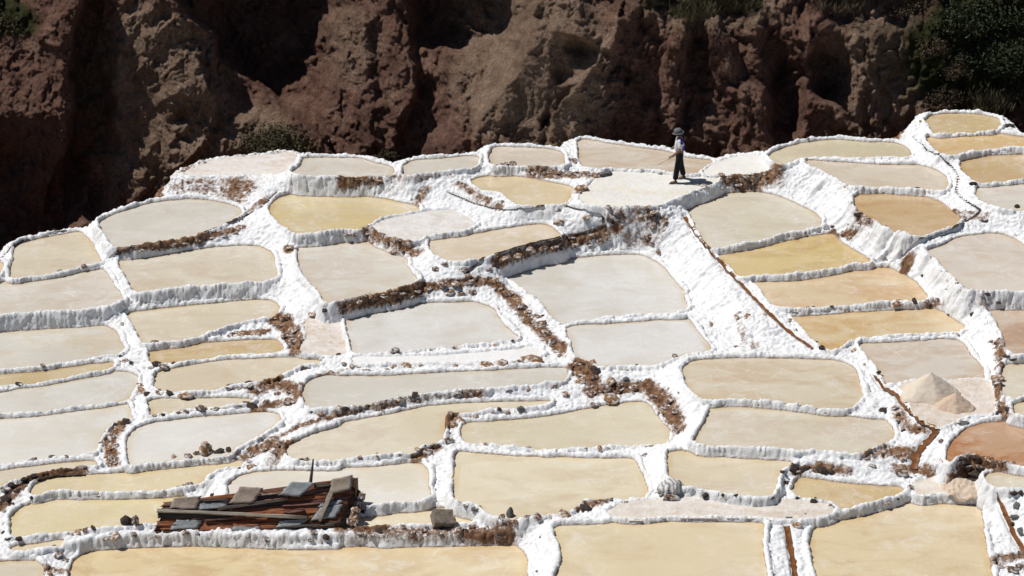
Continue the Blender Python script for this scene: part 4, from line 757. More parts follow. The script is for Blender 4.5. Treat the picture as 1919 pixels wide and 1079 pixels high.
# (x, y, width) in the measuring views
ST = {'B1': [(470, 408, 50, 'b'), (330, 436, 36, 'b'), (665, 342, 40, 'd'), (720, 330, 50, 'b'), (790, 318, 50, 'b'), (850, 305, 44, 'b'), (910, 298, 40, 'd'), (970, 288, 50, 'b'), (1040, 275, 60, 'b'), (1110, 262, 60, 'b'), (1180, 248, 60, 'b'), (1250, 235, 60, 'b'), (1320, 225, 50, 'b'),
             (1630, 305, 60, 'o'), (240, 970, 50, 'b'), (690, 730, 50, 'b'), (850, 975, 60, 'b'), (880, 960, 60, 'd'), (920, 975, 70, 'b'), (980, 958, 44, 'd'), (860, 832, 70, 'b'), (1350, 790, 100, 'o'), (1440, 790, 90, 'o'), (1600, 700, 80, 'o'), (1650, 760, 80, 'o'), (1640, 830, 90, 'b'), (1620, 790, 90, 'b'), (1580, 740, 60, 'b'), (1690, 800, 60, 'o'),
             (1760, 670, 70, 'o'), (1830, 650, 60, 'd'), (1760, 690, 40, 'o'), (1720, 980, 80, 'd'), (1400, 1060, 70, 'd'), (1290, 1072, 60, 'b'), (700, 940, 60, 'b'), (730, 955, 50, 'd'), (680, 920, 44, 'd'), (105, 1070, 50, 'd'), (1900, 905, 44, 'd'), (790, 1070, 60, 'o')],
      'B2': [(30, 230, 60, 'b'), (70, 230, 50, 'b'), (140, 220, 70, 'b'), (230, 235, 36, 'b'), (265, 275, 36, 'd'), (325, 265, 44, 'b'), (290, 325, 60, 'o'), (350, 330, 44, 'd'), (210, 285, 40, 'o'), (575, 395, 60, 'b'), (530, 425, 60, 'b'), (680, 430, 60, 'b'), (825, 420, 60, 'b'), (710, 462, 60, 'o'), (860, 490, 70, 'o'),
             (900, 360, 80, 'o'), (980, 340, 80, 'o'), (1060, 318, 80, 'o'), (1130, 300, 70, 'b'), (1200, 300, 60, 'b'), (1230, 285, 70, 'd'), (1300, 290, 80, 'b'), (1290, 250, 60, 'b'), (1360, 245, 50, 'd'), (1410, 235, 50, 'b'), (1400, 290, 60, 'b'), (1460, 270, 70, 'b'), (1510, 140, 70, 'd'), (1560, 130, 70, 'd'), (1760, 95, 80, 'o'), (1800, 205, 44, 'o'), (1780, 330, 60, 'b'), (1500, 75, 60, 'b'), (1215, 95, 50, 'b'), (1380, 130, 60, 'o'), (1220, 165, 90, 'o'), (1730, 120, 60, 'b'), (1750, 180, 70, 'b'), (1720, 230, 70, 'b'), (1740, 280, 60, 'b'),
             (100, 610, 60, 'o'), (160, 570, 50, 'o'), (235, 575, 55, 'b'), (290, 560, 55, 'b'), (350, 560, 60, 'b'), (420, 545, 70, 'b'), (490, 530, 70, 'b'), (560, 500, 90, 'b'), (640, 495, 90, 'o'), (720, 490, 70, 'b'), (600, 550, 80, 'b'), (680, 560, 80, 'b'), (740, 550, 60, 'b'), (390, 580, 50, 'b'), (310, 600, 50, 'd'),
             (940, 560, 80, 'b'), (980, 600, 80, 'o'), (1010, 640, 70, 'b'), (1050, 660, 80, 'o'), (1090, 690, 80, 'b'), (1110, 740, 90, 'b'), (1150, 780, 90, 'b'), (1180, 830, 90, 'b'), (1220, 870, 90, 'b'), (1130, 690, 36, 'd'), (1190, 820, 40, 'd'), (1240, 900, 70, 'o'),
             (300, 975, 60, 'o'), (365, 968, 90, 'o'), (447, 967, 50, 'o'), (255, 990, 40, 'b'), (65, 970, 50, 'o'), (15, 955, 60, 'b'), (140, 995, 60, 'b'), (815, 955, 80, 'o'), (905, 952, 90, 'o'), (1070, 938, 130, 'o'), (990, 942, 60, 'b'), (640, 965, 70, 'o'), (860, 852, 40, 'o'), (960, 830, 30, 'd'), (630, 868, 24, 'o'),
             (1400, 945, 60, 'o'), (1330, 960, 90, 'b'), (1420, 980, 80, 'd'), (1340, 1010, 80, 'o'), (1420, 1030, 70, 'b'), (1340, 1050, 80, 'o'), (1410, 1065, 60, 'b'), (1430, 1000, 60, 'd'), (1660, 968, 24, 'd'), (1870, 915, 40, 'b'), (1510, 1055, 90, 'o'), (1600, 1040, 60, 'g'), (1230, 740, 50, 'd')],
      'B3': [(625, 238, 36, 'b'), (785, 205, 36, 'b'), (840, 190, 30, 'd'), (680, 225, 26, 'd'), (1140, 380, 60, 'b'), (1240, 250, 40, 'd'), (1045, 155, 40, 'b'), (990, 120, 60, 'd'), (930, 175, 26, 'b'), (1130, 185, 30, 'd'), (900, 230, 60, 'b'), (940, 245, 44, 'o'), (1015, 270, 26, 'd'), (1495, 495, 40, 'o'), (1540, 510, 36, 'd'), (1460, 440, 30, 'd'), (1710, 560, 44, 'd'), (1770, 605, 60, 'd'), (1200, 612, 80, 'o'), (1300, 605, 50, 'd'), (1430, 600, 70, 'b'), (1370, 608, 50, 'b'), (835, 635, 30, 'd'), (735, 640, 30, 'd'), (700, 645, 26, 'd'), (600, 715, 60, 'o'), (640, 765, 36, 'g'), (1495, 685, 26, 'd'), (1625, 680, 36, 'd'), (1690, 765, 30, 'd'), (1540, 795, 44, 'o'), (1730, 832, 60, 'b'), (965, 882, 60, 'o'),
             (780, 868, 50, 'd'), (745, 835, 30, 'd'), (1820, 910, 60, 'd'), (1790, 930, 60, 'b'), (1850, 930, 50, 'd'), (1760, 1030, 90, 'o'), (1770, 1060, 70, 'b'), (360, 700, 60, 'o'), (300, 860, 50, 'b'), (155, 740, 44, 'o'), (1100, 1010, 36, 'd'), (1350, 465, 36, 'd'), (1875, 75, 44, 'd'), (1690, 150, 60, 'b'), (460, 680, 36, 'o'), (1020, 965, 40, 'o')],
      'A2': [(1300, 885, 50, 'o'), (1310, 900, 60, 'b'), (900, 915, 90, 'b'), (960, 912, 70, 'b'), (1220, 945, 80, 'b'), (1150, 960, 70, 'b'), (1080, 965, 60, 'b'), (1280, 965, 70, 'b'), (1380, 970, 80, 'b'), (1480, 965, 90, 'g'), (1430, 985, 60, 'o'), (1340, 1050, 100, 'o'), (690, 1030, 60, 'b'), (660, 1020, 40, 'b'), (1790, 965, 40, 'o')],
      'A3': [(215, 975, 50, 'o'), (350, 985, 70, 'b'), (390, 1010, 60, 'b'), (310, 1030, 60, 'b'), (460, 970, 50, 'b'), (1318, 1050, 44, 'd'), (1340, 680, 40, 'o'), (1830, 700, 60, 'd'), (1630, 1030, 50, 'd'), (700, 775, 30, 'b'), (840, 750, 40, 'b'), (120, 1035, 70, 'o'), (210, 1050, 40, 'o')],
      'C1': [(800, 30, 90, 'o'), (830, 50, 60, 'd'), (890, 38, 60, 'b'), (950, 45, 60, 'd'), (1040, 48, 110, 'o'), (1290, 12, 60, 'b'), (1390, 12, 60, 'b'), (1340, 20, 40, 'b'), (870, 170, 44, 'o'), (915, 165, 50, 'd'), (1040, 150, 60, 'b'), (1005, 158, 44, 'b'), (1130, 130, 90, 'b'), (1210, 138, 60, 'b'), (1285, 130, 80, 'b'), (1405, 110, 100, 'd'), (1350, 120, 30, 'd'), (1500, 95, 70, 'b'), (1620, 100, 70, 'b'), (1560, 50, 60, 'b'), (1460, 20, 80, 'b'),
             (700, 215, 80, 'd'), (650, 240, 90, 'o'), (615, 265, 70, 'b'), (640, 300, 90, 'b'), (575, 330, 60, 'b'), (620, 350, 80, 'o'), (650, 340, 60, 'b'), (640, 400, 60, 'b'), (635, 440, 60, 'b'), (640, 460, 50, 'o'), (185, 420, 50, 'b'), (370, 405, 44, 'b'), (290, 405, 40, 'g'), (975, 405, 60, 'o'), (1060, 400, 60, 'b'), (1110, 385, 60, 'b'), (1165, 375, 80, 'o'), (1230, 375, 60, 'd'), (1285, 365, 60, 'd'), (1455, 295, 44, 'b'), (1540, 300, 80, 'o'), (1570, 335, 70, 'b'), (1480, 365, 60, 'o'), (1420, 390, 70, 'b'), (1400, 430, 60, 'b'), (1540, 390, 70, 'd'), (1750, 150, 40, 'd'), (1800, 165, 60, 'o'), (1850, 180, 50, 'o'),
             (1720, 415, 60, 'b'), (1690, 420, 40, 'b'), (1060, 560, 60, 'b'), (1030, 570, 40, 'b'), (1000, 575, 30, 'd'), (1410, 465, 70, 'o'), (1340, 465, 40, 'd'), (1190, 620, 36, 'd'), (180, 632, 40, 'd'), (470, 470, 50, 'd'), (430, 480, 40, 'd'), (130, 525, 60, 'd'), (190, 505, 60, 'd'), (60, 560, 70, 'd'), (20, 590, 60, 'b'), (30, 640, 70, 'd'), (100, 600, 50, 'd'), (60, 680, 60, 'd'), (20, 720, 60, 'b'), (100, 560, 40, 'b'), (30, 780, 40, 'g'), (20, 830, 40, 'd'), (50, 865, 50, 'd'), (110, 868, 60, 'd'),
             (430, 820, 70, 'o'), (480, 815, 60, 'b'), (525, 808, 50, 'd'), (600, 855, 70, 'o'), (650, 850, 70, 'o'), (750, 840, 60, 'b'), (330, 960, 60, 'b'), (370, 985, 50, 'b'), (270, 1050, 80, 'o'), (300, 910, 40, 'b'), (885, 845, 44, 'b'), (1040, 830, 60, 'b'), (1110, 838, 44, 'b'), (1390, 850, 50, 'b'), (1500, 860, 60, 'b'), (1760, 830, 60, 'b'), (1830, 850, 60, 'd'), (1745, 870, 50, 'b')],
      'C2': [(25, 130, 50, 'd'), (320, 80, 60, 'o'), (465, 55, 40, 'o'), (385, 70, 30, 'g'), (430, 88, 40, 'o'), (530, 55, 26, 'o'), (610, 48, 20, 'd'), (770, 38, 30, 'o'), (940, 28, 44, 'g'), (1050, 28, 40, 'o'), (1260, 40, 90, 'o'), (1200, 18, 60, 'b'), (645, 185, 110, 'o'), (625, 215, 80, 'o'), (745, 172, 60, 'o'), (885, 138, 40, 'd'), (925, 150, 60, 'o'), (1005, 135, 80, 'g'), (840, 150, 40, 'o'), (1510, 70, 120, 'o'), (1415, 105, 60, 'b'), (1400, 40, 80, 'b'), (1480, 25, 80, 'b'), (1560, 20, 70, 'b'), (1640, 15, 70, 'b'),
             (600, 315, 90, 'b'), (605, 270, 30, 'b'), (810, 333, 40, 'o'), (1050, 355, 40, 'b'), (1370, 358, 40, 'o'), (1447, 352, 50, 'o'), (1503, 350, 36, 'o'), (430, 360, 50, 'o'), (480, 370, 90, 'b'), (530, 350, 50, 'd'), (470, 345, 40, 'd'), (100, 405, 40, 'o'), (200, 393, 44, 'o'), (330, 385, 50, 'b'), (545, 555, 50, 'b'), (530, 590, 40, 'b'), (700, 675, 50, 'b'), (755, 690, 70, 'g'), (945, 730, 60, 'g'), (900, 745, 60, 'b'), (980, 765, 80, 'b'), (1040, 745, 60, 'b'), (1100, 735, 80, 'b'), (1170, 745, 60, 'b'), (1250, 735, 110, 'o'), (1370, 690, 100, 'd'), (1430, 660, 50, 'd'), (1500, 650, 60, 'g'), (1590, 655, 50, 'b'),
             (110, 830, 60, 'b'), (170, 835, 60, 'b'), (270, 820, 60, 'b'), (345, 800, 60, 'b'), (400, 815, 60, 'b'), (470, 815, 60, 'b'), (560, 830, 60, 'b'), (660, 810, 80, 'b'), (740, 790, 80, 'b'), (820, 800, 70, 'b'), (880, 840, 60, 'b'), (1118, 860, 24, 'd'), (1110, 1040, 50, 'g'), (1705, 400, 50, 'b'), (1730, 345, 70, 'b'), (1880, 230, 60, 'b'), (1875, 265, 60, 'b'), (1900, 45, 40, 'b'), (1780, 605, 60, 'b'), (1760, 60, 60, 'b'), (1820, 120, 90, 'b'), (1850, 80, 80, 'b'), (1800, 160, 70, 'b'), (1870, 150, 70, 'b')],
      'C3': [(1130, 135, 70, 'd'), (1200, 210, 60, 'd'), (1240, 260, 60, 'd'), (1210, 170, 50, 'd'), (1270, 250, 50, 'b'), (1330, 245, 40, 'd'), (1030, 410, 60, 'b'), (1060, 450, 60, 'b'), (620, 460, 90, 'd'), (680, 470, 70, 'd'), (780, 480, 90, 'd'), (840, 490, 70, 'd'), (590, 555, 50, 'd'), (560, 490, 40, 'd'), (620, 650, 40, 'g'), (640, 633, 40, 'd'), (735, 645, 60, 'd'), (500, 632, 40, 'd'), (850, 685, 70, 'b'), (225, 622, 40, 'd'), (300, 620, 36, 'd'), (130, 622, 60, 'd'), (1225, 495, 100, 'b'), (1297, 512, 60, 'g'), (1140, 660, 50, 'o'), (1200, 632, 40, 'd'), (640, 790, 70, 'o'), (600, 748, 60, 'g'), (690, 730, 24, 'g'), (1560, 410, 90, 'd'), (1640, 400, 80, 'd'), (1590, 450, 80, 'b'), (1665, 450, 70, 'b'), (1640, 500, 100, 'd'), (1530, 465, 60, 'g'), (1720, 420, 60, 'o'), (1790, 430, 60, 'o'), (1850, 440, 60, 'o'), (1620, 540, 60, 'd'),
             (1850, 605, 70, 'd'), (1895, 595, 60, 'd'), (1870, 680, 60, 'g'), (1865, 740, 60, 'g'), (1900, 820, 70, 'g'), (1850, 780, 36, 'd'), (1850, 1040, 80, 'b'), (1890, 1020, 70, 'b'), (565, 960, 26, 'd'), (535, 1000, 30, 'd'), (1450, 315, 50, 'b'), (1580, 215, 70, 'g'), (1790, 100, 80, 'b'), (1830, 140, 70, 'd'), (1770, 150, 60, 'd'), (1765, 20, 70, 'b'), (1280, 575, 60, 'b'), (1320, 120, 30, 'b')]}
for reg, L in ST.items():
    ox, oy = SX0[reg]; u = [ox + a[0] * .3337 for a in L]; v = [oy + (a[1] + a[2] * .18) * .3337 for a in L]; H = hit(u, v)
    for p, a in zip(H, L):
        s = a[2] * .3337 / pxm(p) * .82; stone(p, s, a[3], (1.35, 1.05, random.uniform(.42, .7)), random.uniform(.16, .30))
for w3, r, s in DPTS:                                            # a few smaller stones showing in the earthen walls
    if s < .7: continue
    for q in w3[::9]:
        x, y = q[0] + random.gauss(0, r * .5), q[1] + random.gauss(0, r * .4); z = float(bil(VZ, x, y)); dmn = float(bil(DM, x, y))
        if dmn > .08: stone((x, y, z), random.uniform(.10, .24), random.choice('bbdoo'), (1.5, 1.1, .5), .2)

# ---------------------------------------------------------------- loose rocks and the stone block
def big_rock(u, v, wpx, tone, label, asp=(1.1, .9, .8), seed=1):
    p = hit(u, v)[0]; s = wpx / pxm(p); me = rock_mesh(seed, 2); me.materials.append(M_ROCK[TON[tone]]); o = obj('rock', me, None, None, tuple(p + np.array((0, 0, s * .34 * asp[2]))))
    o.scale = tuple(s * a for a in asp); o.rotation_euler = (.2, -.1, seed * 1.3); return tag(o, label, 'rock', 'loose rocks lying on the banks')
big_rock(740, 662, 20, 'b', 'single round brown rock on the bank below the frosty grey pond', seed=3)
big_rock(237, 985, 25, 'd', 'dark upright rock on the bank left of the shed, left of a pair', (1, .9, 1.1), 4)
big_rock(256, 983, 19, 'b', 'brown upright rock on the bank left of the shed, right of a pair', (.9, .9, 1.3), 5)
big_rock(384, 848, 32, 'o', 'large ochre rock on the lower bank of the milky white pond', (1.2, .9, .8), 6)
big_rock(955, 968, 18, 'g', 'small upright grey stone in the brown bank below the large cream pond', (.8, .8, 1.3), 7)
p = hit(830, 984)[0]; s = 1 / pxm(p)
bm = bmesh.new(); bmesh.ops.create_cube(bm, size=1); bmesh.ops.subdivide_edges(bm, edges=bm.edges[:], cuts=2, use_grid_fill=True)
for q in bm.verts:
    q.co += Vector((random.gauss(0, .02), random.gauss(0, .02), random.gauss(0, .02))); q.co.x *= 1 + .12 * q.co.z
bmesh.ops.bevel(bm, geom=[e for e in bm.edges if e.calc_face_angle(0) > 1], offset=.03, segments=1, affect='EDGES')
M_BLOCK = mat_rock('weathered block', [(.3, (.13, .105, .08)), (.55, (.24, .20, .155)), (.8, (.36, .31, .25))], 5)
o = obj('stone_block', bm_mesh('stone_block', bm), M_BLOCK, None, tuple(p + np.array((0, 0, .17)))); o.scale = (.52, .42, .30); o.rotation_euler = (.5, .22, .35)
tag(o, 'square grey brown stone block lying tilted on the wall right of the shed', 'block')

# ---------------------------------------------------------------- salt heaps
def heap(u, v, wpx, hpx, colr, label, seed, rough=1.):
    p = hit(u, v)[0]; s = 1 / pxm(p); R = wpx * s / 2; Hh = hpx * s; n, m = 72, 30; V = [(0, 0, Hh)]; F = []
    for i in range(1, m + 1):
        t = i / m
        for j in range(n):
            a = j / n * 2 * math.pi; rr = R * t * (1 + .12 * math.sin(a * 2 + seed) + .06 * math.sin(a * 5 + seed * 2))
            z = Hh * (1 - t) ** 1.0 * (1 + .15 * (t - .5)) 
            x, y = rr * math.cos(a), rr * math.sin(a)
            k = float(fbm(np.array([x * 4 + seed]), np.array([y * 4]), z * 4, 4)[0]) * .05 * rough + float(vnoise(np.array([x * 16.]), np.array([y * 16. + seed]), z * 16)[0]) * .022 * rough
            V.append((x, y, z + k * (.12 + t) - (.06 if i == m else 0)))
    for j in range(n): F.append((0, 0 + 1 + j, 1 + (j + 1) % n, 0))
    tri = [(0, 1 + j, 1 + (j + 1) % n) for j in range(n)]; quad = [(1 + i * n + j, 1 + (i + 1) * n + j, 1 + (i + 1) * n + (j + 1) % n, 1 + i * n + (j + 1) % n) for i in range(m - 1) for j in range(n)]
    me = bpy.data.meshes.new('salt_heap'); me.from_pydata(V, [], tri + quad); me.polygons.foreach_set('use_smooth', np.ones(len(me.polygons), bool)); me.update()
    t = NT('heaped salt ' + str(seed)); c = t.coord(); col = t.ramp(t.noise(c, 9, 5, .7), [(.3, tuple(x * .86 for x in colr)), (.7, colr)]); t.bump(t.noise(c, 22, 6, .85), 1., .03)
    o = obj('salt_heap', me, t.out(col, .95, .1), None, tuple(p)); return tag(o, label, 'salt heap', 'heaps of gathered salt')
heap(1742, 738, 102, 48, (.80, .69, .56), 'large pale conical salt heap on the pinkish flat', 1)
heap(1789, 762, 68, 31, (.70, .53, .40), 'smaller brownish salt heap leaning against the large pale heap', 2)
heap(1796, 914, 84, 22, (.76, .61, .47), 'low lumpy beige salt heap beside the dark stone pile', 3, 2.6)

# ---------------------------------------------------------------- bundled sack
p = hit(1256, 925)[0]; bm = bmesh.new(); bmesh.ops.create_icosphere(bm, subdivisions=4, radius=.5)
for q in bm.verts:
    n = q.co.normalized(); f = 1 + .16 * math.sin(n.x * 9 + 2 * math.sin(n.y * 4)) * (1 - abs(n.z)) + .14 * float(fbm(np.array([n.x * 2.5]), np.array([n.y * 2.5 + 9]), n.z * 2.5, 3)[0])
    q.co *= f; q.co.z = max(q.co.z, -.28)
t = NT('striped sack cloth'); c = t.coord(); w = t.n('ShaderNodeTexWave', i_Scale=1.7, i_Distortion=9., i_Detail=4.); t.l(c, w.inputs['Vector'])
col = t.ramp(w.outputs['Fac'], [(.10, (.26, .25, .24)), (.35, (.50, .49, .47)), (.8, (.66, .65, .62))]); t.bump(t.noise(c, 6, 4), .6, .06)
o = obj('sack', bm_mesh('sack', bm, True), t.out(col, .85, .2), None, tuple(p + np.array((0, 0, .13)))); o.scale = (.66, .5, .52); o.rotation_euler = (0, 0, .3)
tag(o, 'crumpled white and grey striped sack on the bank between two cream ponds', 'sack')
o2 = obj('brown_bundle', rock_mesh(77, 3), M_ROCK[0], None, tuple(p + np.array((-.02, -.28, .03)))); o2.scale = (.5, .32, .26); tag(o2, 'small dark brown earth lump in front of the striped sack', 'earth lump')

# ---------------------------------------------------------------- low shed with a roof of planks weighted by slates
SV = lambda a: (270 + a[0] * .2293, 850 + a[1] * .2293)
ZF, ZB = -2.22, -1.62
zsh = ZSH 
cFL = unproj(*SV((85, 632)), np.array(zsh + .10)); cFR = unproj(*SV((1640, 590)), np.array(zsh + .12)); cBL = unproj(*SV((190, 395)), np.array(zsh + .62)); cBR = unproj(*SV((1715, 190)), np.array(zsh + .86))
RN = np.cross(cFR - cFL, cBL - cFL); RN /= np.linalg.norm(RN); RN = RN if RN[2] > 0 else -RN; RO = (cFL + cFR + cBL + cBR) / 4
def roof(a, lift=0.):
    d = ray(*SV(a)); o = np.array(CAM); t = ((RO - o) @ RN + lift) / (d @ RN); return o + d * t
shed = empty('shed', tuple(RO)); tag(shed, 'low shed with a roof of reddish planks weighted down by grey slates', 'shed')
def mat_wood(name, stops, sc=3.):
    t = NT(name); c = t.coord(); mp = t.n('ShaderNodeMapping'); mp.inputs['Scale'].default_value = (.5, 9, 9); t.l(c, mp.inputs[0]); n = t.noise(mp.outputs[0], sc, 6, .7, .8)
    t.bump(n, .8, .03); return t.out(t.ramp(n, stops), .85, .2)
M_RED = mat_wood('reddish weathered plank', [(.3, (.08, .026, .013)), (.5, (.29, .105, .048)), (.75, (.48, .22, .12))])
M_PUR = mat_wood('purplish bark slab', [(.3, (.08, .035, .03)), (.5, (.20, .10, .085)), (.75, (.32, .19, .16))])
M_GRYW = mat_wood('grey weathered beam', [(.3, (.14, .115, .085)), (.5, (.33, .285, .225)), (.75, (.50, .45, .38))])
M_DKW = mat_wood('dark old beam', [(.3, (.03, .024, .02)), (.5, (.085, .07, .06)), (.75, (.17, .15, .13))])
M_SLG = mat_rock('grey slate', [(.3, (.19, .20, .205)), (.55, (.29, .305, .31)), (.8, (.40, .415, .42))], 4, .7)
M_SLB = mat_rock('brownish slate', [(.3, (.19, .15, .12)), (.55, (.32, .255, .205)), (.8, (.41, .35, .30))], 3, .75)
def slab(name, cs, lift, th, mat, par, tilt=0., rough=.008):
    """thin rough slab with corners at four view points on the roof plane"""
    tops = [roof(c, lift + tilt * (i % 2)) for i, c in enumerate(cs)]; n = 7; V = []
    for j in range(n + 1):
        for i in range(n + 1):
            u, w = i / n, j / n; q = tops[0] * (1 - u) * (1 - w) + tops[1] * u * (1 - w) + tops[2] * u * w + tops[3] * (1 - u) * w
            e = (i in (0, n)) or (j in (0, n)); V.append(q + RN * random.gauss(0, rough * .5) + (np.array([random.gauss(0, rough * 1.5), random.gauss(0, rough * 1.5), 0]) if e else 0))
    V = np.array(V); m = (n + 1) ** 2; W = V - RN * th; A = np.vstack([V, W]); F = []
    g = lambda i, j: j * (n + 1) + i
    for j in range(n):
        for i in range(n): F += [(g(i, j), g(i + 1, j), g(i + 1, j + 1), g(i, j + 1)), (m + g(i, j + 1), m + g(i + 1, j + 1), m + g(i + 1, j), m + g(i, j))]
    for i in range(n): F += [(g(i, 0), m + g(i, 0), m + g(i + 1, 0), g(i + 1, 0)), (g(i + 1, n), m + g(i + 1, n), m + g(i, n), g(i, n)), (g(0, i + 1), m + g(0, i + 1), m + g(0, i), g(0, i)), (g(n, i), m + g(n, i), m + g(n, i + 1), g(n, i + 1))]
    c0 = V.mean(0); ex = tops[1] - tops[0]; ang = math.atan2(ex[1], ex[0]); R = Matrix.Rotation(-ang, 3, 'Z'); A = (A - c0) @ np.array(R).T
    me = mesh_np(name, A, F, False); bm = bmesh.new(); bm.from_mesh(me); bmesh.ops.recalc_face_normals(bm, faces=bm.faces[:]); bm.to_mesh(me); bm.free()
    o = obj(name, me, mat, par, tuple(c0 - RO)); o.rotation_euler = (0, 0, ang); return o
def beam(name, a, b, wpx, lift, th, mat):
    a = np.array(a, float); b = np.array(b, float); t = (b - a) / np.linalg.norm(b - a); n = np.array([-t[1], t[0]]) * wpx / 2
    return slab(name, [tuple(a - n), tuple(b - n), tuple(b + n), tuple(a + n)], lift, th, mat, roof_part, 0, .006)
NR = 9
rs = np.array([q - RN * .035 for q in (cFL, cFR, cBR, cBL)]); rs = np.vstack([rs, rs - RN * .03]) - RO
roof_part = obj('roof', mesh_np('roof', rs, [(0, 1, 2, 3), (4, 7, 6, 5), (0, 4, 5, 1), (1, 5, 6, 2), (2, 6, 7, 3), (3, 7, 4, 0)], False), M_DKW, shed)
for i in range(NR):                                             # planks and bark slabs, laid along the roof and overlapping downwards
    f0, f1 = i / NR, (i + 1.25) / NR; L = lambda f, l, h: (l[0] + (h[0] - l[0]) * f, l[1] + (h[1] - l[1]) * f)
    lf = lambda f: L(f, (190, 400), (85, 628)); rt = lambda f: L(f, (1700, 215), (1630, 585)); j = random.uniform(-30, 25); k = random.uniform(-40, 12)
    slab('plank', [(lf(f0)[0] + j, lf(f0)[1]), (rt(f0)[0] + k, rt(f0)[1] + random.uniform(-12, 12)), (rt(f1)[0] + k, rt(f1)[1] + random.uniform(-8, 8)), (lf(f1)[0] + j, lf(f1)[1] + random.uniform(-8, 8))], .012 * (i % 3) + .004 * i, .035, (M_PUR if i in (1, 3) else M_RED), roof_part, 0, .016)
for cs, mt, lf, tl in [([(205, 445), (430, 455), (465, 345), (245, 360)], M_SLB, .10, .0), ([(690, 405), (890, 400), (980, 280), (785, 268)], M_SLB, .13, .02), ([(1095, 335), (1270, 352), (1400, 235), (1215, 228)], M_SLG, .16, .03), ([(1520, 330), (1690, 290), (1705, 170), (1530, 210)], M_SLB, .15, .03),
                        ([(210, 620), (435, 610), (475, 540), (265, 540)], M_SLG, .09, 0), ([(1070, 618), (1285, 585), (1340, 530), (1120, 545)], M_SLG, .10, .02), ([(1365, 545), (1560, 520), (1630, 410), (1440, 440)], M_SLG, .11, .01), ([(710, 626), (940, 628), (955, 595), (740, 588)], M_SLG, .09, 0), ([(1420, 440), (1600, 410), (1620, 380), (1450, 400)], M_SLG, .09, 0), ([(445, 460), (660, 440), (700, 390), (465, 400)], M_SLG, .08, 0)]:
    slab('slate', cs, lf, .04, mt, roof_part, tl)
for a, b, w, lf, th, mt in [((105, 462), (1325, 518), 24, .19, .07, M_GRYW), ((110, 500), (720, 500), 40, .10, .08, M_DKW), ((455, 382), (700, 372), 16, .12, .05, M_DKW), ((600, 450), (1175, 370), 26, .13, .06, M_DKW), ((970, 310), (1180, 285), 18, .10, .05, M_PUR), ((1390, 262), (1525, 248), 30, .11, .06, M_DKW), ((1430, 545), (1532, 308), 34, .20, .06, M_GRYW), ((950, 335), (1130, 318), 12, .10, .04, M_GRYW), ((490, 545), (830, 510), 14, .12, .04, M_PUR), ((1080, 605), (1610, 560), 16, .12, .05, M_DKW), ((1300, 530), (1345, 505), 20, .14, .05, M_DKW)]:
    beam('beam', a, b, w, lf, th, mt)
for _ in range(9):
    a_ = (random.uniform(250, 1450), random.uniform(400, 590)); l_ = random.uniform(120, 420); beam('beam', a_, (min(a_[0] + l_, 1560), a_[1] - l_ * random.uniform(-.02, .16)), random.uniform(8, 20), random.uniform(.06, .12), .04, random.choice([M_RED, M_PUR, M_DKW, M_GRYW]))
# leaning stick behind the roof
b0 = roof((1362, 225), .0); b1 = b0 + np.array((.07, .12, .52)); bm = bmesh.new(); bmesh.ops.create_cone(bm, segments=8, radius1=.045, radius2=.02, depth=.6, cap_ends=True)
o = obj('stick', bm_mesh('stick', bm), M_DKW, shed, tuple((b0 + b1) / 2 - RO)); o.rotation_euler = Vector(b1 - b0).to_track_quat('Z', 'Y').to_euler()
# end wall of rough stones under the right eave, and dark earth fill below the roof
M_ADOBE = mat_rock('rough brown wall', [(.3, (.05, .022, .012)), (.55, (.17, .085, .045)), (.8, (.36, .21, .09))], 5)
for i in range(26):
    f = random.random(); g = random.random(); q = cFR * (1 - f) + cBR * f; hgt = q[2] - (zsh - .12); me = random.choice(ROCKS[0] + ROCKS[2][:2])
    o = obj('wall_stone', me, None, shed, tuple(q + np.array((.16 + random.uniform(-.04, .05), random.uniform(-.05, .05) + .02, -hgt * g * .95)) - RO)); s = random.uniform(.20, .34); o.scale = (s * .8, s * 1.3, s * .8); o.rotation_euler = (random.random(), random.random(), random.random())
low = lambda q: np.array((q[0], q[1], zsh - .35)); cs = [q - RN * .06 for q in (cFL, cFR, cBR, cBL)]
cs[0] = cs[0] * .7 + cs[3] * .3; cs[1] = cs[1] * .7 + cs[2] * .3; cs[1] = cs[1] + np.array((.1, 0, 0)); cs[2] = cs[2] + np.array((.1, 0, 0))
V = np.array(cs + [low(q) for q in cs]) - RO; F = [(0, 1, 2, 3), (4, 7, 6, 5), (0, 4, 5, 1), (1, 5, 6, 2), (2, 6, 7, 3), (3, 7, 4, 0)]
obj('wall', mesh_np('wall', V, F, False), M_ADOBE, shed)

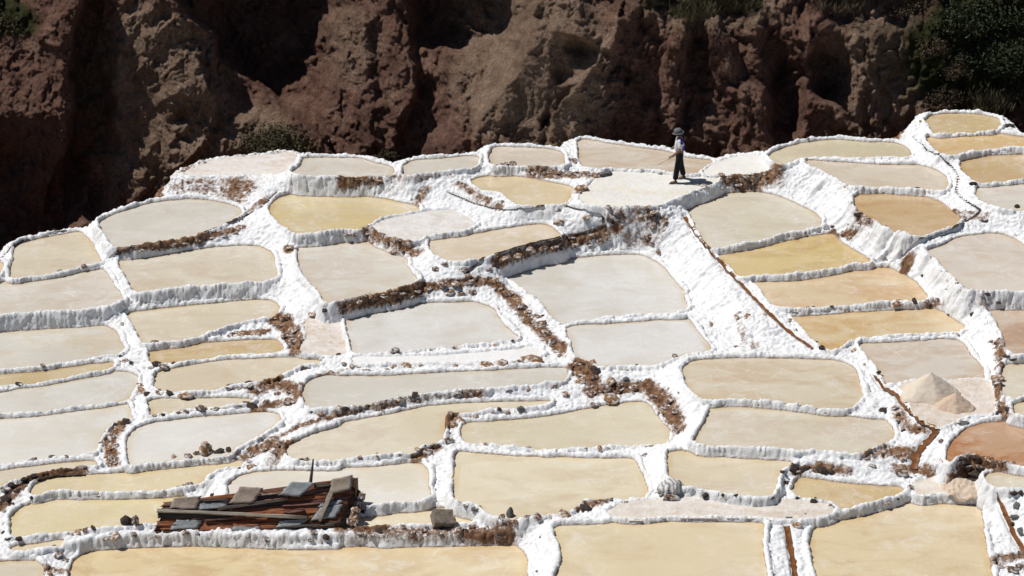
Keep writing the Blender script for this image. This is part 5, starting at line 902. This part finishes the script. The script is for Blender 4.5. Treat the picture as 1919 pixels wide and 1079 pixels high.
# ---------------------------------------------------------------- bushes
def leaf_mat(name, a, b):
    t = NT(name); inf = t.noise(t.pos(), 14, 3); return t.out(t.ramp(inf, [(.3, a), (.7, b)]), .7, .25)
M_LEAF = [leaf_mat('dark glossy leaves', (.014, .019, .007), (.04, .05, .018)), leaf_mat('olive scrub leaves', (.035, .032, .015), (.095, .082, .04)), leaf_mat('dry brown scrub', (.05, .035, .022), (.12, .085, .05))]
M_STEM = NT('woody stem').out((.06, .04, .028), .9, .1)
def bush(p, rx, rz, n, leaf, mat, label, grassy=False, group='bushes along the cliff'):
    root = empty('bush', tuple(p)); tag(root, label, 'bush', group); r = np.random.default_rng(int(abs(p[0] * 97 + p[2] * 31 + rx * 13)) + 5)
    ncl = 26; cl = r.normal(0, 1, (ncl, 3)); cl /= np.linalg.norm(cl, axis=1, keepdims=True); cl *= (r.random((ncl, 1)) ** .4) * np.array([rx, rx * .8, rz]) * .85; cl[:, 2] = np.abs(cl[:, 2]) * .9 + rz * .12
    ci = r.integers(0, ncl, n); c = cl[ci] + r.normal(0, 1, (n, 3)) * np.array([rx, rx, rz]) * .17; c[:, 2] = np.maximum(c[:, 2], -.05)
    if grassy:
        d = r.normal(0, .5, (n, 3)); d[:, 2] = 1; d /= np.linalg.norm(d, axis=1, keepdims=True); L = leaf * 3.2; W = leaf * .28
    else:
        d = r.normal(0, 1, (n, 3)); d /= np.linalg.norm(d, axis=1, keepdims=True); L = leaf; W = leaf * .55
    s = np.cross(d, r.normal(0, 1, (n, 3))); s /= np.linalg.norm(s, axis=1, keepdims=True); k = r.uniform(.6, 1.3, (n, 1))
    V = np.stack([c, c + d * L * .5 * k + s * W * .5 * k, c + d * L * k, c + d * L * .5 * k - s * W * .5 * k], 1).reshape(-1, 3); F = np.arange(n * 4).reshape(n, 4)
    obj('foliage', mesh_np('foliage', V, F, False), mat, root)
    bm = bmesh.new()
    for q in cl[:12]:
        e = Vector(q); m = Matrix.Translation(e / 2) @ e.to_track_quat('Z', 'Y').to_matrix().to_4x4(); bmesh.ops.create_cone(bm, segments=5, radius1=.03, radius2=.008, depth=e.length, matrix=m, cap_ends=False)
    obj('stems', bm_mesh('stems', bm), M_STEM, root)
BUSH = [(530, 279, 1.5, .7, 3600, .10, 1, 'olive green bush at the cliff foot above the small grey pond', False), (725, 296, .38, .3, 500, .07, 1, 'tiny olive bush at the cliff foot behind the back row ponds', False),
        (18, 50, .9, .7, 1500, .10, 1, 'green bush in the top left corner of the cliff', False),
        (1800, 60, 1.1, 1.0, 2400, .12, 0, 'dark leafy bush at the top right, leftmost of the upper ones', False), (1868, 50, 1.2, 1.1, 2600, .12, 0, 'dark leafy bush at the top right corner', False), (1905, 130, 1.1, 1.0, 2400, .12, 0, 'dark leafy bush at the right edge, middle height', False),
        (1845, 130, 1.1, 1.0, 2600, .11, 0, 'dark leafy bush between the brown scrub and the right edge', False), (1795, 140, .7, .75, 1800, .07, 2, 'rounded brown dry shrub left of the dark leafy bushes', False), (1860, 205, .9, .55, 1500, .10, 1, 'spiky olive bush just above the topmost oval pond', True), (1910, 195, .8, .6, 1300, .11, 1, 'spiky olive bush at the right edge above the ponds', True),
        (1770, 190, .8, .5, 1500, .07, 2, 'low grey brown scrub left of the topmost oval pond', False), (1690, 25, 1.0, .5, 1600, .07, 2, 'brown dry scrub at the top edge, right of centre', False), (1745, 100, .7, .6, 1300, .08, 2, 'dry scrub clump at the left border of the dark bushes', False), (1390, 18, .8, .4, 1200, .09, 1, 'olive grassy scrub on the cliff rim above the red lumps', True), (1290, 30, .9, .4, 1200, .09, 1, 'olive grassy scrub on the cliff rim, left of its neighbour', True), (1560, 20, 1.0, .4, 1300, .08, 2, 'dry brown scrub on the shaded cliff rim', True)]
for u, v, rx, rz, n, lf, mi, lb, g in BUSH: bush(cliff_hit(u, v), rx, rz, n, lf, M_LEAF[mi], lb, g)

# ---------------------------------------------------------------- the worker
wp = hit(1270, 339)[0]; WZ = float(bil(WATER, wp[0], wp[1])) + .012
person = empty('person', (wp[0], wp[1], WZ)); person.scale = (1.12, 1.12, 1.0); tag(person, 'person in grey brimmed hat, white and blue shirt and black trousers holding a thin stick', 'person')
def skin(name, verts, edges, radii, mat, sub=2, root=0, parent=person):
    me = bpy.data.meshes.new(name); me.from_pydata(verts, edges, []); o = obj(name, me, None, parent); o.modifiers.new('skin', 'SKIN').use_smooth_shade = True
    for i, s in enumerate(me.skin_vertices[0].data):
        r = radii[i]; s.radius = r if isinstance(r, tuple) else (r, r); s.use_root = (i == root)
    m = o.modifiers.new('sub', 'SUBSURF'); m.levels = sub; m.render_levels = sub
    dg = bpy.context.evaluated_depsgraph_get(); dg.update(); ev = bpy.data.meshes.new_from_object(o.evaluated_get(dg)); o.modifiers.clear(); o.data = ev; ev.name = name; ev.materials.clear(); ev.materials.append(mat)
    ev.polygons.foreach_set('use_smooth', np.ones(len(ev.polygons), bool)); return o
def flatmat(name, c, r=.8): 
    t = NT(name); p_ = t.coord(); col = t.ramp(t.noise(p_, 12, 3), [(.3, tuple(x * .8 for x in c)), (.7, c)]); return t.out(col, r, .2)
M_SKIN = flatmat('tanned skin', (.24, .135, .09), .55); M_WHITE = flatmat('white shirt cloth', (.72, .72, .74)); M_BLUE = flatmat('blue shirt panel', (.025, .045, .30)); M_BLACK = flatmat('black trousers cloth', (.012, .012, .014)); M_HAT = flatmat('grey hat felt', (.15, .155, .16)); M_SHOE = flatmat('brown sandal', (.20, .12, .08))
# pose in metres: facing left and a little towards the viewer
LF, RF = (-.13, -.19, 0), (.15, .17, 0)
B = [(.02, 0, .90), (.03, 0, 1.10), (.04, .0, 1.30), (.03, 0, 1.42), (.0, -.01, 1.49), (-.015, -.015, 1.555), (-.02, -.02, 1.66),
     (.03, -.10, .86), (-.04, -.15, .47), (-.08, -.18, .08), (.03, .10, .86), (.09, .15, .47), (.18, .17, .08),
     (.03, -.17, 1.37), (.02, -.22, 1.10), (-.16, -.20, .93), (.03, .17, 1.37), (-.03, .22, 1.10), (-.20, .14, .98)]
E = [(0, 1), (1, 2), (2, 3), (3, 4), (4, 5), (5, 6), (0, 7), (7, 8), (8, 9), (0, 10), (10, 11), (11, 12), (2, 13), (13, 14), (14, 15), (2, 16), (16, 17), (17, 18)]
Rr = [(.12, .14), (.115, .13), (.125, .15), .07, .055, .082, .072, .085, .06, .042, .085, .06, .042, .06, .042, .03, .06, .042, .03]
# near hand: palm and five fingers closed round the stick
hb_ = np.array((-.16, -.20, .93)); b0 = len(B); B.append(tuple(hb_ + (-.05, -.005, -.035))); E.append((15, b0)); Rr.append((.024, .034))
for k in range(4):
    a = hb_ + (-.075, -.03 + .02 * k, -.045 + .004 * k); i0 = len(B); L = (.028, .032, .031, .025)[k]
    B += [tuple(a), tuple(a + (-L, -.004, -.012)), tuple(a + (-L - .006, 0, -.036)), tuple(a + (-L + .016, .002, -.048))]; E += [(b0, i0), (i0, i0 + 1), (i0 + 1, i0 + 2), (i0 + 2, i0 + 3)]; Rr += [.0095, .009, .0085, .008]
i0 = len(B); a = hb_ + (-.035, .03, -.03); B += [tuple(a), tuple(a + (-.03, .012, -.022)), tuple(a + (-.05, -.005, -.038))]; E += [(b0, i0), (i0, i0 + 1), (i0 + 1, i0 + 2)]; Rr += [.011, .0105, .009]
body = skin('body', B, E, Rr, M_SKIN, 2)
for v in body.data.vertices:                                     # nose, chin and brow on the head, which looks left and down
    x, y, z = v.co
    if z > 1.52 and x < -.06 and abs(y + .02) < .03 and 1.56 < z < 1.62: v.co.x -= .022
    if 1.52 < z < 1.56 and x < -.05: v.co.x -= .01
trs = skin('trousers', [(.02, 0, 1.02), (.02, 0, .92), (.03, -.095, .84), (-.04, -.15, .47), (-.085, -.18, .09), (.03, .095, .84), (.09, .15, .47), (.17, .17, .09)], [(0, 1), (1, 2), (2, 3), (3, 4), (1, 5), (5, 6), (6, 7)],
     [(.135, .165), (.14, .17), .108, .085, .082, .108, .085, .082], M_BLACK, 2)
sh = skin('shirt', [(.02, 0, .97), (.03, 0, 1.12), (.04, 0, 1.31), (.02, 0, 1.43), (.03, -.175, 1.375), (.022, -.225, 1.15), (.03, .175, 1.375), (-.02, .225, 1.15)], [(0, 1), (1, 2), (2, 3), (2, 4), (4, 5), (2, 6), (6, 7)], [(.155, .175), (.15, .165), (.15, .175), (.085, .085), .085, .068, .085, .068], M_WHITE, 2)
sh.data.materials.append(M_BLUE)
for f in sh.data.polygons:                                       # blue back panel and shoulder
    c = f.center
    if (c.x > .09 and c.z < 1.2) or (c.z > 1.30 and c.x > .03 and c.y < .0) : f.material_index = 1
def lathe(name, prof, mat, par, loc, n=28, sx=1., sy=1.):
    V = []; F = []
    for i, (r, z) in enumerate(prof):
        for j in range(n): a = j / n * 2 * math.pi; V.append((r * sx * math.cos(a), r * sy * math.sin(a), z + .012 * math.sin(2 * a) * (r > .12)))
    for i in range(len(prof) - 1):
        for j in range(n): F.append((i * n + j, i * n + (j + 1) % n, (i + 1) * n + (j + 1) % n, (i + 1) * n + j))
    return obj(name, mesh_np(name, V, F), mat, par, loc)
hat = lathe('hat', [(.155, -.02), (.15, .0), (.112, .012), (.108, .05), (.10, .095), (.075, .122), (.0, .125)], M_HAT, person, (-.03, -.02, 1.615), 28, 1.05, .95); hat.rotation_euler = (.05, -.2, 0); lathe('hat_band', [(.116, .014), (.113, .034)], M_BLACK, hat, (0, 0, 0), 28, 1.05, .95)
lathe('hair', [(.098, -.07), (.10, -.02), (.095, .03)], M_BLACK, person, (.0, -.018, 1.60), 20)
for nm, (fx, fy, fz), rz in (('shoe', (-.085, -.185, 0), .45), ('shoe', (.175, .17, 0), .5)):
    bm = bmesh.new(); bmesh.ops.create_icosphere(bm, subdivisions=3, radius=1)
    for v in bm.verts:
        v.co.x *= .13; v.co.y *= .05 * (1 - .15 * (v.co.x / .13)); v.co.z = max(v.co.z, -.35) * .055 * (1 + .7 * max(0, v.co.x / .13)) + .02
    s_ = obj(nm, bm_mesh(nm, bm, True), M_SHOE, person, (fx - .05, fy - .02, fz)); s_.rotation_euler = (0, 0, rz)
# side stripe of the near trouser leg
V = []
for i in range(12):
    t_ = i / 11; q = np.array((.045, -.192, .84)) * (1 - t_) + np.array((-.05, -.272, .10)) * t_; V += [tuple(q + (-.012, 0, 0)), tuple(q + (.016, .004, 0))]
# held stick
a = Vector((wp[0], wp[1], WZ)) + Vector((-.14, -.2, .91)); st0 = Vector((-.08, -.20, .925)); st1 = Vector((-.66, -.24, .62)); e = st1 - st0
bm = bmesh.new(); bmesh.ops.create_cone(bm, segments=8, radius1=.011, radius2=.007, depth=e.length, cap_ends=True)
o = obj('stick', bm_mesh('stick', bm), M_GRYW, None, tuple(Vector((wp[0], wp[1], WZ)) + (st0 + st1) / 2)); o.rotation_euler = e.to_track_quat('Z', 'Y').to_euler(); tag(o, 'thin wooden stick held low in the worker\'s hand', 'stick')
